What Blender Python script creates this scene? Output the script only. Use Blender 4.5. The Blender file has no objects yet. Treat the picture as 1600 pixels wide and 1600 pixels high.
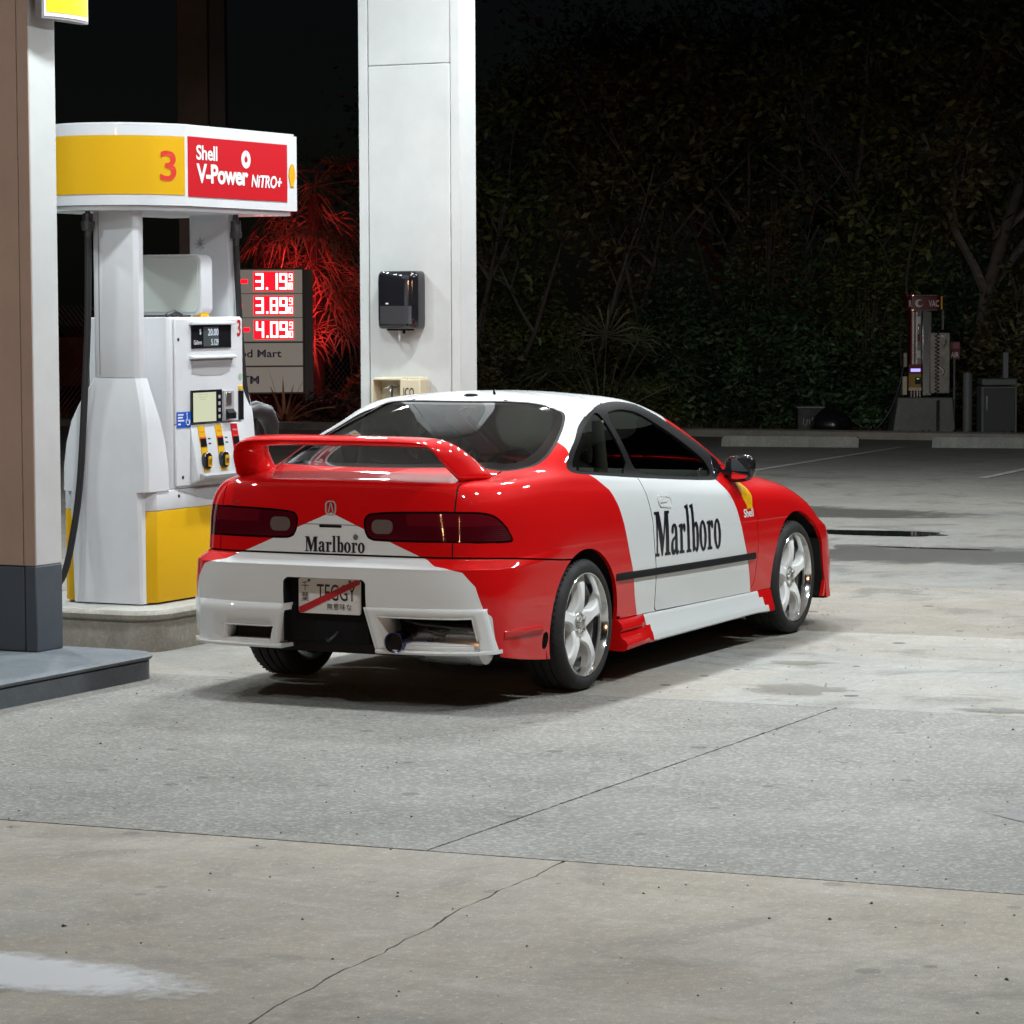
import bpy, bmesh, math, random
import numpy as np
from mathutils import Vector, Matrix
from mathutils.bvhtree import BVHTree

scene = bpy.context.scene
COL = scene.collection
random.seed(7)

# ------------------------------------------------------------------ camera
F_PX, CAM, YAW, PITCH, ROLL = 4740.0, (-12.09741, -6.41032, 1.70307), .45892, .06815, -.00418
fw = Vector((math.cos(YAW)*math.cos(PITCH), math.sin(YAW)*math.cos(PITCH), -math.sin(PITCH)))
rt = Vector((math.sin(YAW), -math.cos(YAW), 0)); up = rt.cross(fw)
r2 = rt*math.cos(ROLL) + up*math.sin(ROLL); u2 = up*math.cos(ROLL) - rt*math.sin(ROLL)
cam_data = bpy.data.cameras.new('camera')
cam_data.sensor_width = 36.0
cam_data.lens = 36.0*F_PX/1600.0
cam_data.clip_start = .1
cam_data.clip_end = 600
cam = bpy.data.objects.new('camera', cam_data)
cam.matrix_world = Matrix(((r2.x, u2.x, -fw.x, CAM[0]), (r2.y, u2.y, -fw.y, CAM[1]), (r2.z, u2.z, -fw.z, CAM[2]), (0, 0, 0, 1)))
COL.objects.link(cam)
scene.camera = cam

# ------------------------------------------------------------------ night sky
world = bpy.data.worlds.new('World'); scene.world = world
world.use_nodes = True
wn = world.node_tree.nodes; wl = world.node_tree.links
wn.clear()
sky = wn.new('ShaderNodeTexSky'); sky.sky_type = 'NISHITA'; sky.sun_disc = False
sky.sun_elevation = math.radians(28.0); sky.sun_rotation = math.radians(200)
bg = wn.new('ShaderNodeBackground'); bg.inputs['Strength'].default_value = .0005
wo = wn.new('ShaderNodeOutputWorld')
wl.new(sky.outputs[0], bg.inputs[0]); wl.new(bg.outputs[0], wo.inputs[0])

# ------------------------------------------------------------------ render look
scene.view_settings.view_transform = 'Standard'
scene.view_settings.look = 'None'
scene.view_settings.exposure = 0.06
scene.view_settings.gamma = 1.0
scene.view_settings.use_curve_mapping = False
scene.render.engine = 'CYCLES'
scene.cycles.use_denoising = True
scene.cycles.max_bounces = 8
scene.cycles.transparent_max_bounces = 12
scene.cycles.sample_clamp_indirect = 6.0
scene.cycles.caustics_reflective = False
scene.cycles.caustics_refractive = False

# the canopy's own lamps, two rows either side of the lane (fixtures are built further down)
CANOPY_Z = 4.75
LAMP_SPOTS = [(x, y) for x in (-.5, 2.2, 4.9, 7.6, 10.3, 12.8) for y in (-3.4, .6, 4.8) if not (x > 6 and y < 0)]+[(-3.7, -3.4), (-3.7, 4.8)]
LAMP_POWER = 118.0
LAMP_COLOR = (.925, .98, 1.0)
STORE_LAMPS = [(-19.5, -9.0, 3.4), (-19.5, 0.0, 3.4)]
STORE_POWER = 210.0
STORE_COLOR = (1.0, .52, .26)

# ------------------------------------------------------------------ materials
def nodes_of(name):
    m = bpy.data.materials.new(name); m.use_nodes = True
    nt = m.node_tree
    b = nt.nodes['Principled BSDF']
    return m, nt, b
def simple(name, col, rough=.5, metal=0, coat=0, coat_rough=.03, spec=.5, bump=0, bscale=200, var=0, vscale=3.0):
    m, nt, b = nodes_of(name)
    b.inputs['Base Color'].default_value = (*col, 1)
    b.inputs['Roughness'].default_value = rough
    b.inputs['Metallic'].default_value = metal
    b.inputs['Coat Weight'].default_value = coat
    b.inputs['Coat Roughness'].default_value = coat_rough
    b.inputs['Specular IOR Level'].default_value = spec
    tc = None
    if bump or var:
        tc = nt.nodes.new('ShaderNodeTexCoord')
    if bump:
        n = nt.nodes.new('ShaderNodeTexNoise'); n.inputs['Scale'].default_value = bscale; n.inputs['Detail'].default_value = 4
        bp = nt.nodes.new('ShaderNodeBump'); bp.inputs['Strength'].default_value = bump; bp.inputs['Distance'].default_value = .002
        nt.links.new(tc.outputs['Object'], n.inputs['Vector']); nt.links.new(n.outputs[0], bp.inputs['Height']); nt.links.new(bp.outputs[0], b.inputs['Normal'])
    if var:
        n = nt.nodes.new('ShaderNodeTexNoise'); n.inputs['Scale'].default_value = vscale; n.inputs['Detail'].default_value = 6; n.inputs['Roughness'].default_value = .65
        r = nt.nodes.new('ShaderNodeMapRange'); r.inputs[1].default_value = .3; r.inputs[2].default_value = .7
        r.inputs[3].default_value = 1-var; r.inputs[4].default_value = 1+var*.4
        mx = nt.nodes.new('ShaderNodeMix'); mx.data_type = 'RGBA'; mx.blend_type = 'MULTIPLY'; mx.inputs[0].default_value = 1
        mx.inputs[6].default_value = (*col, 1)
        nt.links.new(tc.outputs['Object'], n.inputs['Vector']); nt.links.new(n.outputs[0], r.inputs[0])
        nt.links.new(r.outputs[0], mx.inputs[7]); nt.links.new(mx.outputs[2], b.inputs['Base Color'])
        r2_ = nt.nodes.new('ShaderNodeMapRange'); r2_.inputs[1].default_value = .3; r2_.inputs[2].default_value = .75
        r2_.inputs[3].default_value = rough+.12; r2_.inputs[4].default_value = max(rough-.08, .02)
        nt.links.new(n.outputs[0], r2_.inputs[0]); nt.links.new(r2_.outputs[0], b.inputs['Roughness'])
    return m
def emit(name, col, strength):
    m = bpy.data.materials.new(name); m.use_nodes = True
    nt = m.node_tree; nt.nodes.clear()
    e = nt.nodes.new('ShaderNodeEmission'); e.inputs[0].default_value = (*col, 1); e.inputs[1].default_value = strength
    o = nt.nodes.new('ShaderNodeOutputMaterial'); nt.links.new(e.outputs[0], o.inputs[0])
    return m
def glass_mat(name, tint, refl=1.45, rough=.01):
    m = bpy.data.materials.new(name); m.use_nodes = True
    nt = m.node_tree; nt.nodes.clear()
    t = nt.nodes.new('ShaderNodeBsdfTransparent'); t.inputs[0].default_value = (*tint, 1)
    g = nt.nodes.new('ShaderNodeBsdfGlossy'); g.inputs['Roughness'].default_value = rough; g.inputs[0].default_value = (1, 1, 1, 1)
    fr = nt.nodes.new('ShaderNodeFresnel'); fr.inputs[0].default_value = refl
    mx = nt.nodes.new('ShaderNodeMixShader'); o = nt.nodes.new('ShaderNodeOutputMaterial')
    nt.links.new(fr.outputs[0], mx.inputs[0]); nt.links.new(t.outputs[0], mx.inputs[1]); nt.links.new(g.outputs[0], mx.inputs[2])
    nt.links.new(mx.outputs[0], o.inputs[0])
    return m

M = {}
def carpaint(name, col):
    m, nt, b = nodes_of(name)
    b.inputs['Base Color'].default_value = (*col, 1); b.inputs['Roughness'].default_value = .55; b.inputs['Specular IOR Level'].default_value = .04
    b.inputs['Coat Weight'].default_value = .9; b.inputs['Coat IOR'].default_value = 1.47; b.inputs['Coat Roughness'].default_value = .012
    tc = nt.nodes.new('ShaderNodeTexCoord')
    n = nt.nodes.new('ShaderNodeTexNoise'); n.inputs['Scale'].default_value = 260; n.inputs['Detail'].default_value = 2
    bp = nt.nodes.new('ShaderNodeBump'); bp.inputs['Strength'].default_value = .03; bp.inputs['Distance'].default_value = .0005
    nt.links.new(tc.outputs['Object'], n.inputs['Vector']); nt.links.new(n.outputs[0], bp.inputs['Height'])
    nt.links.new(bp.outputs[0], b.inputs['Coat Normal'])
    return m
M['red'] = carpaint('red paint', (.60, .004, .005))
M['white'] = carpaint('white paint', (.69, .715, .72))
M['gloss_black'] = simple('gloss black', (.012, .012, .014), .12, coat=.6)
M['rubber'] = simple('black rubber', (.012, .012, .013), .62, spec=.14, bump=.15, bscale=300)
M['trim'] = simple('satin black trim', (.009, .009, .010), .65, spec=.10)
M['void'] = simple('underbody black', (.008, .008, .008), .8)
M['tyre'] = simple('tyre rubber', (.016, .016, .017), .68, bump=.25, bscale=120, var=.3, vscale=14)
M['polish'] = simple('polished alloy', (.78, .78, .77), .12, metal=1)
M['rimwhite'] = simple('white wheel paint', (.82, .83, .83), .55, spec=.3)
M['barrel'] = simple('barrel silver', (.24, .245, .245), .5, metal=.2)
M['darkmetal'] = simple('dark metal', (.10, .10, .105), .4, metal=.8, var=.3, vscale=30)
M['steel'] = simple('stainless steel', (.62, .61, .59), .28, metal=1, var=.3, vscale=9)
M['lamp_red'] = simple('smoked red lens', (.060, .002, .006), .06, spec=.35, coat=.2, coat_rough=.01)
M['lamp_edge'] = simple('lens edge', (.012, .002, .003), .08, coat=.5)
M['lamp_amber'] = simple('smoked inner lens', (.10, .004, .009), .05, spec=.35, coat=.2, coat_rough=.01, bump=.0)
for _k in ('lamp_red', 'lamp_amber'):
    _nt = M[_k].node_tree; _w = _nt.nodes.new('ShaderNodeTexWave'); _w.wave_type = 'BANDS'; _w.bands_direction = 'Z'; _w.inputs['Scale'].default_value = 34; _t = _nt.nodes.new('ShaderNodeTexCoord')
    _p = _nt.nodes.new('ShaderNodeBump'); _p.inputs['Strength'].default_value = .10; _p.inputs['Distance'].default_value = .003
    _nt.links.new(_t.outputs['Object'], _w.inputs['Vector']); _nt.links.new(_w.outputs[0], _p.inputs['Height']); _nt.links.new(_p.outputs[0], _nt.nodes['Principled BSDF'].inputs['Normal'])
M['lamp_clear'] = simple('smoked clear lens', (.13, .095, .09), .25, coat=.6)
M['glass'] = glass_mat('tinted car glass', (.52, .57, .55))
M['glass_dark'] = glass_mat('dark side glass', (.34, .38, .36))
M['frit'] = simple('black frit', (.006, .006, .006), .06, coat=.6)
M['mirror'] = simple('mirror glass', (.75, .78, .8), .02, metal=1)
M['fabric'] = simple('dark seat fabric', (.085, .078, .07), .9, bump=.3, bscale=400)
M['fabric_tan'] = simple('tan trim fabric', (.26, .22, .18), .9)
M['plate'] = simple('plate white', (.66, .66, .64), .35)
M['ink'] = simple('black ink', (.012, .012, .014), .45)
M['decal_black'] = simple('black vinyl', (.010, .010, .016), .28, coat=.5)
M['decal_red'] = simple('red vinyl', (.45, .012, .02), .35)
M['decal_white'] = simple('white vinyl', (.80, .80, .80), .35)
M['decal_yellow'] = simple('yellow vinyl', (.75, .42, .01), .35)
M['decal_orange'] = simple('orange vinyl', (.60, .16, .005), .35)
M['silver_badge'] = simple('silver badge', (.55, .55, .55), .32, metal=.4)
M['exhaust_tip'] = simple('blued titanium tip', (.06, .07, .22), .18, metal=1)

# ------------------------------------------------------------------ mesh helpers
def obj(name, me, parent=None):
    o = bpy.data.objects.new(name, me); COL.objects.link(o)
    if parent is not None: o.parent = parent
    return o
def thing(name, label, cat, loc=(0, 0, 0), group=None):
    o = bpy.data.objects.new(name, None); COL.objects.link(o); o.empty_display_size = .2
    o.location = loc
    return tag(o, label, cat, group)
def tag(o, label=None, cat=None, group=None, kind=None):
    if label: o['label'] = label
    if cat: o['category'] = cat
    if group: o['group'] = group
    if kind: o['kind'] = kind
    return o
class MB:
    def __init__(s): s.v = []; s.f = []; s.m = []
    def add(s, vs, fs, m=0):
        k = len(s.v); s.v += [tuple(p) for p in vs]
        s.f += [tuple(i+k for i in f) for f in fs]; s.m += [m]*len(fs); return s
    def box(s, x0, x1, y0, y1, z0, z1, m=0):
        vs = [(x, y, z) for z in (z0, z1) for y in (y0, y1) for x in (x0, x1)]
        return s.add(vs, [(0, 2, 3, 1), (4, 5, 7, 6), (0, 1, 5, 4), (2, 6, 7, 3), (0, 4, 6, 2), (1, 3, 7, 5)], m)
    def prism(s, poly, axis, a, b, m=0):
        # poly: 2-D points; axis 'x': (y,z), 'y': (x,z), 'z': (x,y)
        def P(p, t): return {'x': (t, p[0], p[1]), 'y': (p[0], t, p[1]), 'z': (p[0], p[1], t)}[axis]
        n = len(poly)
        vs = [P(p, a) for p in poly]+[P(p, b) for p in poly]
        fs = [tuple(range(n))[::-1], tuple(range(n, 2*n))]+[(i, (i+1) % n, n+(i+1) % n, n+i) for i in range(n)]
        return s.add(vs, fs, m)
    def tube(s, path, r, n=10, m=0, cap=True):
        path = [Vector(p) for p in path]; rr = r if isinstance(r, (list, tuple)) else [r]*len(path)
        rings = []; prev = None
        for i, p in enumerate(path):
            t = (path[min(i+1, len(path)-1)]-path[max(i-1, 0)]).normalized()
            if prev is None:
                a = t.orthogonal().normalized()
            else:
                a = (prev-t*prev.dot(t)).normalized()
            prev = a; b = t.cross(a)
            rings.append([p+(a*math.cos(2*math.pi*k/n)+b*math.sin(2*math.pi*k/n))*rr[i] for k in range(n)])
        vs = [q for ring in rings for q in ring]; fs = []
        for i in range(len(path)-1):
            for k in range(n):
                fs.append((i*n+k, i*n+(k+1) % n, (i+1)*n+(k+1) % n, (i+1)*n+k))
        if cap: fs += [tuple(range(n))[::-1], tuple(range((len(path)-1)*n, len(path)*n))]
        return s.add(vs, fs, m)
    def lathe(s, prof, c, axis='z', n=24, m=0, closed=False):
        # prof: (radius, height along axis)
        vs = []; fs = []
        for r, h in prof:
            for k in range(n):
                a = 2*math.pi*k/n; u, w = r*math.cos(a), r*math.sin(a)
                vs.append({'z': (c[0]+u, c[1]+w, c[2]+h), 'y': (c[0]+u, c[1]+h, c[2]+w), 'x': (c[0]+h, c[1]+u, c[2]+w)}[axis])
        L = len(prof)
        for i in range(L if closed else L-1):
            j = (i+1) % L
            for k in range(n): fs.append((i*n+k, i*n+(k+1) % n, j*n+(k+1) % n, j*n+k))
        if not closed:
            if prof[0][0] > 1e-5: fs.append(tuple(range(n))[::-1])
            if prof[-1][0] > 1e-5: fs.append(tuple(range((L-1)*n, L*n)))
        return s.add(vs, fs, m)
    def sweep(s, secs, m=0, closed=True, cap=True):
        n = len(secs[0]); vs = [q for sec in secs for q in sec]; fs = []
        for i in range(len(secs)-1):
            for k in range(n if closed else n-1):
                fs.append((i*n+k, i*n+(k+1) % n, (i+1)*n+(k+1) % n, (i+1)*n+k))
        if cap and closed: fs += [tuple(range(n))[::-1], tuple(range((len(secs)-1)*n, len(secs)*n))]
        return s.add(vs, fs, m)
    def build(s, name, mats, parent=None, smooth=None, bevel=0, seg=2, fix=True, subsurf=0):
        me = bpy.data.meshes.new(name); me.from_pydata(s.v, [], s.f)
        mats = mats if isinstance(mats, (list, tuple)) else [mats]
        for q in mats: me.materials.append(q)
        me.polygons.foreach_set('material_index', s.m)
        if fix:
            bm = bmesh.new(); bm.from_mesh(me); bmesh.ops.recalc_face_normals(bm, faces=bm.faces); bm.to_mesh(me); bm.free()
        if smooth is not None:
            me.shade_smooth(); me.set_sharp_from_angle(angle=math.radians(smooth))
        me.update()
        o = obj(name, me, parent)
        if bevel:
            md = o.modifiers.new('bevel', 'BEVEL'); md.width = bevel; md.segments = seg; md.limit_method = 'ANGLE'; md.angle_limit = math.radians(35); md.harden_normals = False
            me.shade_smooth(); me.set_sharp_from_angle(angle=math.radians(smooth or 50))
        if subsurf:
            md = o.modifiers.new('sub', 'SUBSURF'); md.levels = subsurf; md.render_levels = subsurf
        return o
def curve_mesh(splines, ext=0.0, offset=0.0):
    cu = bpy.data.curves.new('c', 'CURVE'); cu.dimensions = '2D'; cu.fill_mode = 'BOTH'; cu.extrude = ext; cu.offset = offset
    for pts in splines:
        sp = cu.splines.new('POLY'); sp.points.add(len(pts)-1)
        for q, p in zip(sp.points, pts): q.co = (p[0], p[1], 0, 1)
        sp.use_cyclic_u = True
    o = bpy.data.objects.new('c', cu); COL.objects.link(o)
    dg = bpy.context.evaluated_depsgraph_get()
    me = bpy.data.meshes.new_from_object(o.evaluated_get(dg))
    bpy.data.objects.remove(o); bpy.data.curves.remove(cu)
    return me
def text_raw(body, size=1.0, ext=0.0, offset=0.0, align='LEFT', shear=0.0, spacing=1.0, res=4):
    cu = bpy.data.curves.new('t', 'FONT'); cu.body = body; cu.size = size; cu.extrude = ext; cu.offset = offset
    cu.align_x = align; cu.shear = shear; cu.space_character = spacing; cu.resolution_u = res
    o = bpy.data.objects.new('t', cu); COL.objects.link(o)
    dg = bpy.context.evaluated_depsgraph_get()
    me = bpy.data.meshes.new_from_object(o.evaluated_get(dg))
    bpy.data.objects.remove(o); bpy.data.curves.remove(cu)
    return me
def fit_text(me, w=None, h=None):
    # scale so that the outline fills a w x h box with its lower left corner at 0,0
    n = len(me.vertices); co = np.empty(n*3); me.vertices.foreach_get('co', co); co = co.reshape(-1, 3)
    lo, hi = co.min(0), co.max(0)
    sx = w/(hi[0]-lo[0]) if w else None; sy = h/(hi[1]-lo[1]) if h else None
    sx = sx or sy; sy = sy or sx
    co[:, 0] = (co[:, 0]-lo[0])*sx; co[:, 1] = (co[:, 1]-lo[1])*sy
    me.vertices.foreach_set('co', co.ravel()); me.update()
    return me
def place_flat(me, name, mat, parent, origin, right, upv, lift=0.0):
    # flat mesh in xy -> plane spanned by right/up at origin, lifted along the normal right x up
    R, U = Vector(right).normalized(), Vector(upv).normalized(); N = R.cross(U)
    for v in me.vertices:
        c = v.co; v.co = Vector(origin)+R*c.x+U*c.y+N*(c.z+lift)
    me.materials.clear(); me.materials.append(mat)
    me.name = name; me.update()
    return obj(name, me, parent)
def label_text(body, name, mat, parent, origin, right, upv, w=None, h=None, offset=0.0, shear=0.0, spacing=1.0, lift=.001, ext=0.0, center=False):
    me = fit_text(text_raw(body, 1.0, 0, offset, 'LEFT', shear, spacing), w, h)
    if center:
        xs = [v.co.x for v in me.vertices]; ys = [v.co.y for v in me.vertices]
        dx, dy = (min(xs)+max(xs))/2, (min(ys)+max(ys))/2
        for v in me.vertices: v.co.x -= dx; v.co.y -= dy
    return place_flat(me, name, mat, parent, origin, right, upv, lift)
def rounded(x0, x1, y0, y1, r, n=5):
    pts = []
    for cx, cy, a0 in ((x1-r, y1-r, 0), (x0+r, y1-r, 90), (x0+r, y0+r, 180), (x1-r, y0+r, 270)):
        for k in range(n+1):
            a = math.radians(a0+90*k/n); pts.append((cx+r*math.cos(a), cy+r*math.sin(a)))
    return pts
def ellipse(cx, cy, rx, ry, n=28): return [(cx+rx*math.cos(2*math.pi*k/n), cy+ry*math.sin(2*math.pi*k/n)) for k in range(n)]
ROWS=[
[(-0.9,0,0.25),(-0.895,0.35,0.25),(-0.86,0.594,0.25),(-0.74,0.735,0.225),(-0.55,0.757,0.195),(-0.28,0.776,0.17),(0,0.783,0.165),(0.45,0.787,0.175),(0.95,0.788,0.175),(1.5,0.788,0.18),(2.05,0.79,0.18),(2.57,0.79,0.17),(2.97,0.807,0.16),(3.27,0.7,0.15),(3.42,0.38,0.15),(3.46,0,0.15)],
[(-0.92,0,0.36),(-0.915,0.35,0.36),(-0.885,0.594,0.36),(-0.76,0.744,0.36),(-0.55,0.771,0.35),(-0.28,0.79,0.34),(0,0.797,0.33),(0.45,0.792,0.3),(0.95,0.793,0.3),(1.5,0.793,0.3),(2.05,0.795,0.3),(2.57,0.8,0.3),(2.97,0.812,0.3),(3.27,0.71,0.29),(3.43,0.38,0.29),(3.47,0,0.29)],
[(-0.935,0,0.48),(-0.93,0.35,0.48),(-0.9,0.594,0.48),(-0.77,0.744,0.48),(-0.55,0.776,0.48),(-0.28,0.795,0.48),(0,0.802,0.48),(0.45,0.811,0.47),(0.95,0.817,0.46),(1.5,0.817,0.46),(2.05,0.81,0.46),(2.57,0.805,0.46),(2.97,0.807,0.46),(3.26,0.7,0.43),(3.41,0.38,0.42),(3.45,0,0.42)],
[(-0.9287,-0.0009,0.578),(-0.9237,0.3491,0.578),(-0.8937,0.5931,0.578),(-0.7637,0.7386,0.578),(-0.5482,0.7751,0.578),(-0.28,0.796,0.574),(0,0.803,0.574),(0.45,0.812,0.564),(0.95,0.817,0.554),(1.5,0.816,0.546),(2.05,0.809,0.539),(2.57,0.801,0.532),(2.97,0.801,0.518),(3.253,0.686,0.48),(3.388,0.38,0.478),(3.428,0,0.478)],
[(-0.928,-0.001,0.596),(-0.923,0.349,0.596),(-0.893,0.593,0.596),(-0.763,0.738,0.596),(-0.548,0.775,0.596),(-0.28,0.797,0.61),(0,0.804,0.61),(0.45,0.813,0.6),(0.95,0.817,0.59),(1.5,0.815,0.58),(2.05,0.808,0.57),(2.57,0.8,0.56),(2.97,0.798,0.54),(3.25,0.68,0.5),(3.38,0.38,0.5),(3.42,0,0.5)],
[(-0.9211,-0.0009,0.6045),(-0.9161,0.3491,0.6045),(-0.8861,0.5921,0.6045),(-0.7594,0.7321,0.6045),(-0.5476,0.7725,0.6045),(-0.28,0.797,0.635),(0,0.804,0.635),(0.45,0.813,0.627),(0.95,0.816,0.62),(1.5,0.814,0.61),(2.05,0.806,0.6),(2.57,0.798,0.59),(2.96,0.784,0.565),(3.225,0.655,0.525),(3.37,0.38,0.525),(3.41,0,0.525)],
[(-0.8856,-0.0002,0.63),(-0.8806,0.3498,0.63),(-0.8506,0.5874,0.63),(-0.7406,0.702,0.63),(-0.5456,0.7598,0.63),(-0.28,0.797,0.653),(0,0.804,0.653),(0.45,0.813,0.647),(0.95,0.815,0.641),(1.5,0.812,0.631),(2.05,0.805,0.621),(2.57,0.796,0.611),(2.953,0.775,0.583),(3.208,0.637,0.542),(3.363,0.38,0.542),(3.403,0,0.542)],
[(-0.875,0,0.645),(-0.87,0.35,0.645),(-0.84,0.586,0.645),(-0.735,0.693,0.645),(-0.545,0.756,0.645),(-0.28,0.797,0.66),(0,0.804,0.66),(0.45,0.813,0.655),(0.95,0.815,0.65),(1.5,0.812,0.64),(2.05,0.805,0.63),(2.57,0.795,0.62),(2.95,0.771,0.59),(3.2,0.63,0.55),(3.36,0.38,0.55),(3.4,0,0.55)],
[(-0.875,0,0.72),(-0.868,0.35,0.72),(-0.835,0.586,0.72),(-0.725,0.693,0.725),(-0.545,0.752,0.735),(-0.28,0.793,0.745),(0,0.802,0.745),(0.45,0.81,0.735),(0.95,0.81,0.725),(1.5,0.806,0.71),(2.05,0.796,0.7),(2.57,0.776,0.7),(2.92,0.729,0.66),(3.15,0.601,0.61),(3.32,0.37,0.6),(3.36,0,0.6)],
[(-0.865,0,0.84),(-0.858,0.35,0.84),(-0.815,0.584,0.84),(-0.7,0.7,0.84),(-0.54,0.747,0.845),(-0.28,0.777,0.85),(0,0.79,0.845),(0.45,0.797,0.83),(0.95,0.795,0.81),(1.5,0.788,0.785),(2.05,0.771,0.765),(2.57,0.723,0.765),(2.86,0.651,0.715),(3.01,0.552,0.66),(3.24,0.36,0.64),(3.3,0,0.64)],
[(-0.845,0,0.93),(-0.835,0.35,0.93),(-0.79,0.567,0.925),(-0.675,0.666,0.915),(-0.53,0.717,0.915),(-0.28,0.752,0.915),(0,0.765,0.905),(0.45,0.774,0.885),(0.95,0.769,0.86),(1.5,0.757,0.83),(2.05,0.729,0.805),(2.52,0.646,0.8),(2.78,0.59,0.755),(2.92,0.515,0.705),(3.1,0.35,0.675),(3.18,0,0.68)],
[(-0.79,0,0.966),(-0.78,0.35,0.964),(-0.73,0.54,0.96),(-0.625,0.618,0.955),(-0.49,0.68,0.955),(-0.26,0.727,0.955),(0,0.749,0.945),(0.45,0.758,0.915),(0.95,0.752,0.888),(1.5,0.735,0.855),(2.08,0.705,0.832),(2.45,0.585,0.826),(2.64,0.52,0.8),(2.72,0.46,0.765),(2.8,0.33,0.755),(2.82,0,0.77)],
[(-0.56,0,1),(-0.545,0.3,0.998),(-0.48,0.486,0.99),(-0.4,0.548,0.969),(-0.3,0.623,0.972),(-0.12,0.684,0.986),(0.08,0.716,0.99),(0.48,0.727,0.955),(0.95,0.722,0.925),(1.55,0.71,0.89),(2.02,0.675,0.86),(2.18,0.57,0.865),(2.25,0.48,0.87),(2.29,0.4,0.88),(2.32,0.25,0.89),(2.33,0,0.895)],
[(-0.3,0,1.105),(-0.29,0.28,1.1),(-0.22,0.48,1.08),(-0.15,0.547,1.056),(-0.08,0.607,1.054),(0.06,0.657,1.068),(0.22,0.685,1.09),(0.55,0.69,1.06),(0.98,0.69,1.03),(1.48,0.675,1),(1.82,0.64,0.967),(1.9,0.56,0.972),(1.94,0.48,0.985),(1.97,0.38,1),(1.99,0.22,1.01),(2,0,1.015)],
[(0.05,0,1.205),(0.055,0.27,1.2),(0.11,0.45,1.175),(0.16,0.512,1.137),(0.2,0.567,1.14),(0.29,0.607,1.149),(0.4,0.63,1.175),(0.62,0.635,1.16),(0.95,0.635,1.15),(1.28,0.62,1.125),(1.54,0.6,1.092),(1.6,0.54,1.098),(1.63,0.45,1.11),(1.65,0.35,1.12),(1.665,0.2,1.13),(1.67,0,1.135)],
[(0.32,0,1.27),(0.325,0.25,1.265),(0.36,0.4,1.25),(0.39,0.475,1.225),(0.42,0.525,1.23),(0.47,0.555,1.235),(0.54,0.568,1.245),(0.68,0.57,1.24),(0.92,0.575,1.243),(1.11,0.56,1.228),(1.26,0.54,1.203),(1.3,0.48,1.212),(1.32,0.4,1.222),(1.33,0.3,1.232),(1.34,0.17,1.239),(1.345,0,1.242)],
[(0.52,0,1.298),(0.525,0.2,1.294),(0.545,0.31,1.285),(0.56,0.36,1.28),(0.58,0.385,1.28),(0.6,0.4,1.28),(0.64,0.41,1.28),(0.7,0.41,1.28),(0.82,0.41,1.281),(0.94,0.4,1.275),(1.01,0.385,1.268),(1.03,0.34,1.272),(1.04,0.27,1.279),(1.05,0.2,1.283),(1.055,0.1,1.285),(1.06,0,1.286)],
[(0.66,0,1.303),(0.67,0,1.303),(0.69,0,1.303),(0.7,0,1.303),(0.71,0,1.303),(0.72,0,1.303),(0.73,0,1.303),(0.745,0,1.303),(0.77,0,1.302),(0.79,0,1.302),(0.8,0,1.301),(0.81,0,1.3),(0.82,0,1.3),(0.83,0,1.299),(0.84,0,1.298),(0.85,0,1.297)],
]
# ------------------------------------------------------------------ the car: one smooth control surface, cut into panels
def bmat(n, per):
    t = [i+k/per for i in range(n-1) for k in range(per)]+[n-1.0]
    B = np.zeros((len(t), n+2))
    for r, tt in enumerate(t):
        i = min(int(tt), n-2); s = tt-i
        for k, w in enumerate(((1-s)**3/6, (3*s**3-6*s*s+4)/6, (-3*s**3+3*s*s+3*s+1)/6, s**3/6)): B[r, i+k] += w
    return B
def padded(P):
    fl = np.array([1, -1, 1.])
    P = np.concatenate([P[:, 1:2]*fl, P, P[:, -2:-1]*fl], 1)
    return np.concatenate([2*P[0:1]-P[1:2], P, P[-2:-1]*fl], 0)
def make_shell(per):
    D = np.array(ROWS, float); P = D.copy(); n, m = P.shape[:2]
    E1, E2 = bmat(n, 1), bmat(m, 1)
    for s in (.8, .5):
        S = np.einsum('ai,ijk,bj->abk', E1, padded(P), E2)
        P = P+s*(D-S); P[:, 0, 1] = 0; P[:, -1, 1] = 0; P[-1, :, 1] = 0
    S = np.einsum('ai,ijk,bj->abk', bmat(n, per), padded(P), bmat(m, per))
    fl = np.array([1, -1, 1.])
    X = np.concatenate([S[:, 1:2]*fl, S, S[:, -2:-1]*fl], 1); X = np.concatenate([2*X[:1]-X[1:2], X, X[-2:-1]*fl], 0)
    du = X[1:-1, 2:]-X[1:-1, :-2]; dv = X[2:, 1:-1]-X[:-2, 1:-1]
    N = np.cross(du, dv); N /= np.linalg.norm(N, axis=2, keepdims=True)+1e-12
    # keep pointing outwards
    cen = np.array([.9, 0, .6]); flip = ((S-cen)*N).sum(2) < 0
    N[flip] *= -1
    return S, N
SHELL, SHELLN = make_shell(12)
nr, nc = SHELL.shape[:2]
idx = np.arange(nr*nc).reshape(nr, nc)
HV = SHELL.reshape(-1, 3); HN = SHELLN.reshape(-1, 3)
HF = [tuple(int(q) for q in (idx[i, j], idx[i, j+1], idx[i+1, j+1], idx[i+1, j])) for i in range(nr-1) for j in range(nc-1)]
BVH_V = [Vector(p) for p in HV]+[Vector((p[0], -p[1], p[2])) for p in HV]
BVH = BVHTree.FromPolygons(BVH_V, HF+[tuple(i+len(HV) for i in f[::-1]) for f in HF])
def side_y(x, z, sgn=-1):
    h = BVH.ray_cast(Vector((x, sgn*2, z)), Vector((0, -sgn, 0)))
    return h[0].y if h[0] is not None else sgn*.8
def rear_x(y, z):
    h = BVH.ray_cast(Vector((-3, y, z)), Vector((1, 0, 0)))
    return h[0].x if h[0] is not None else -.85

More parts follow.
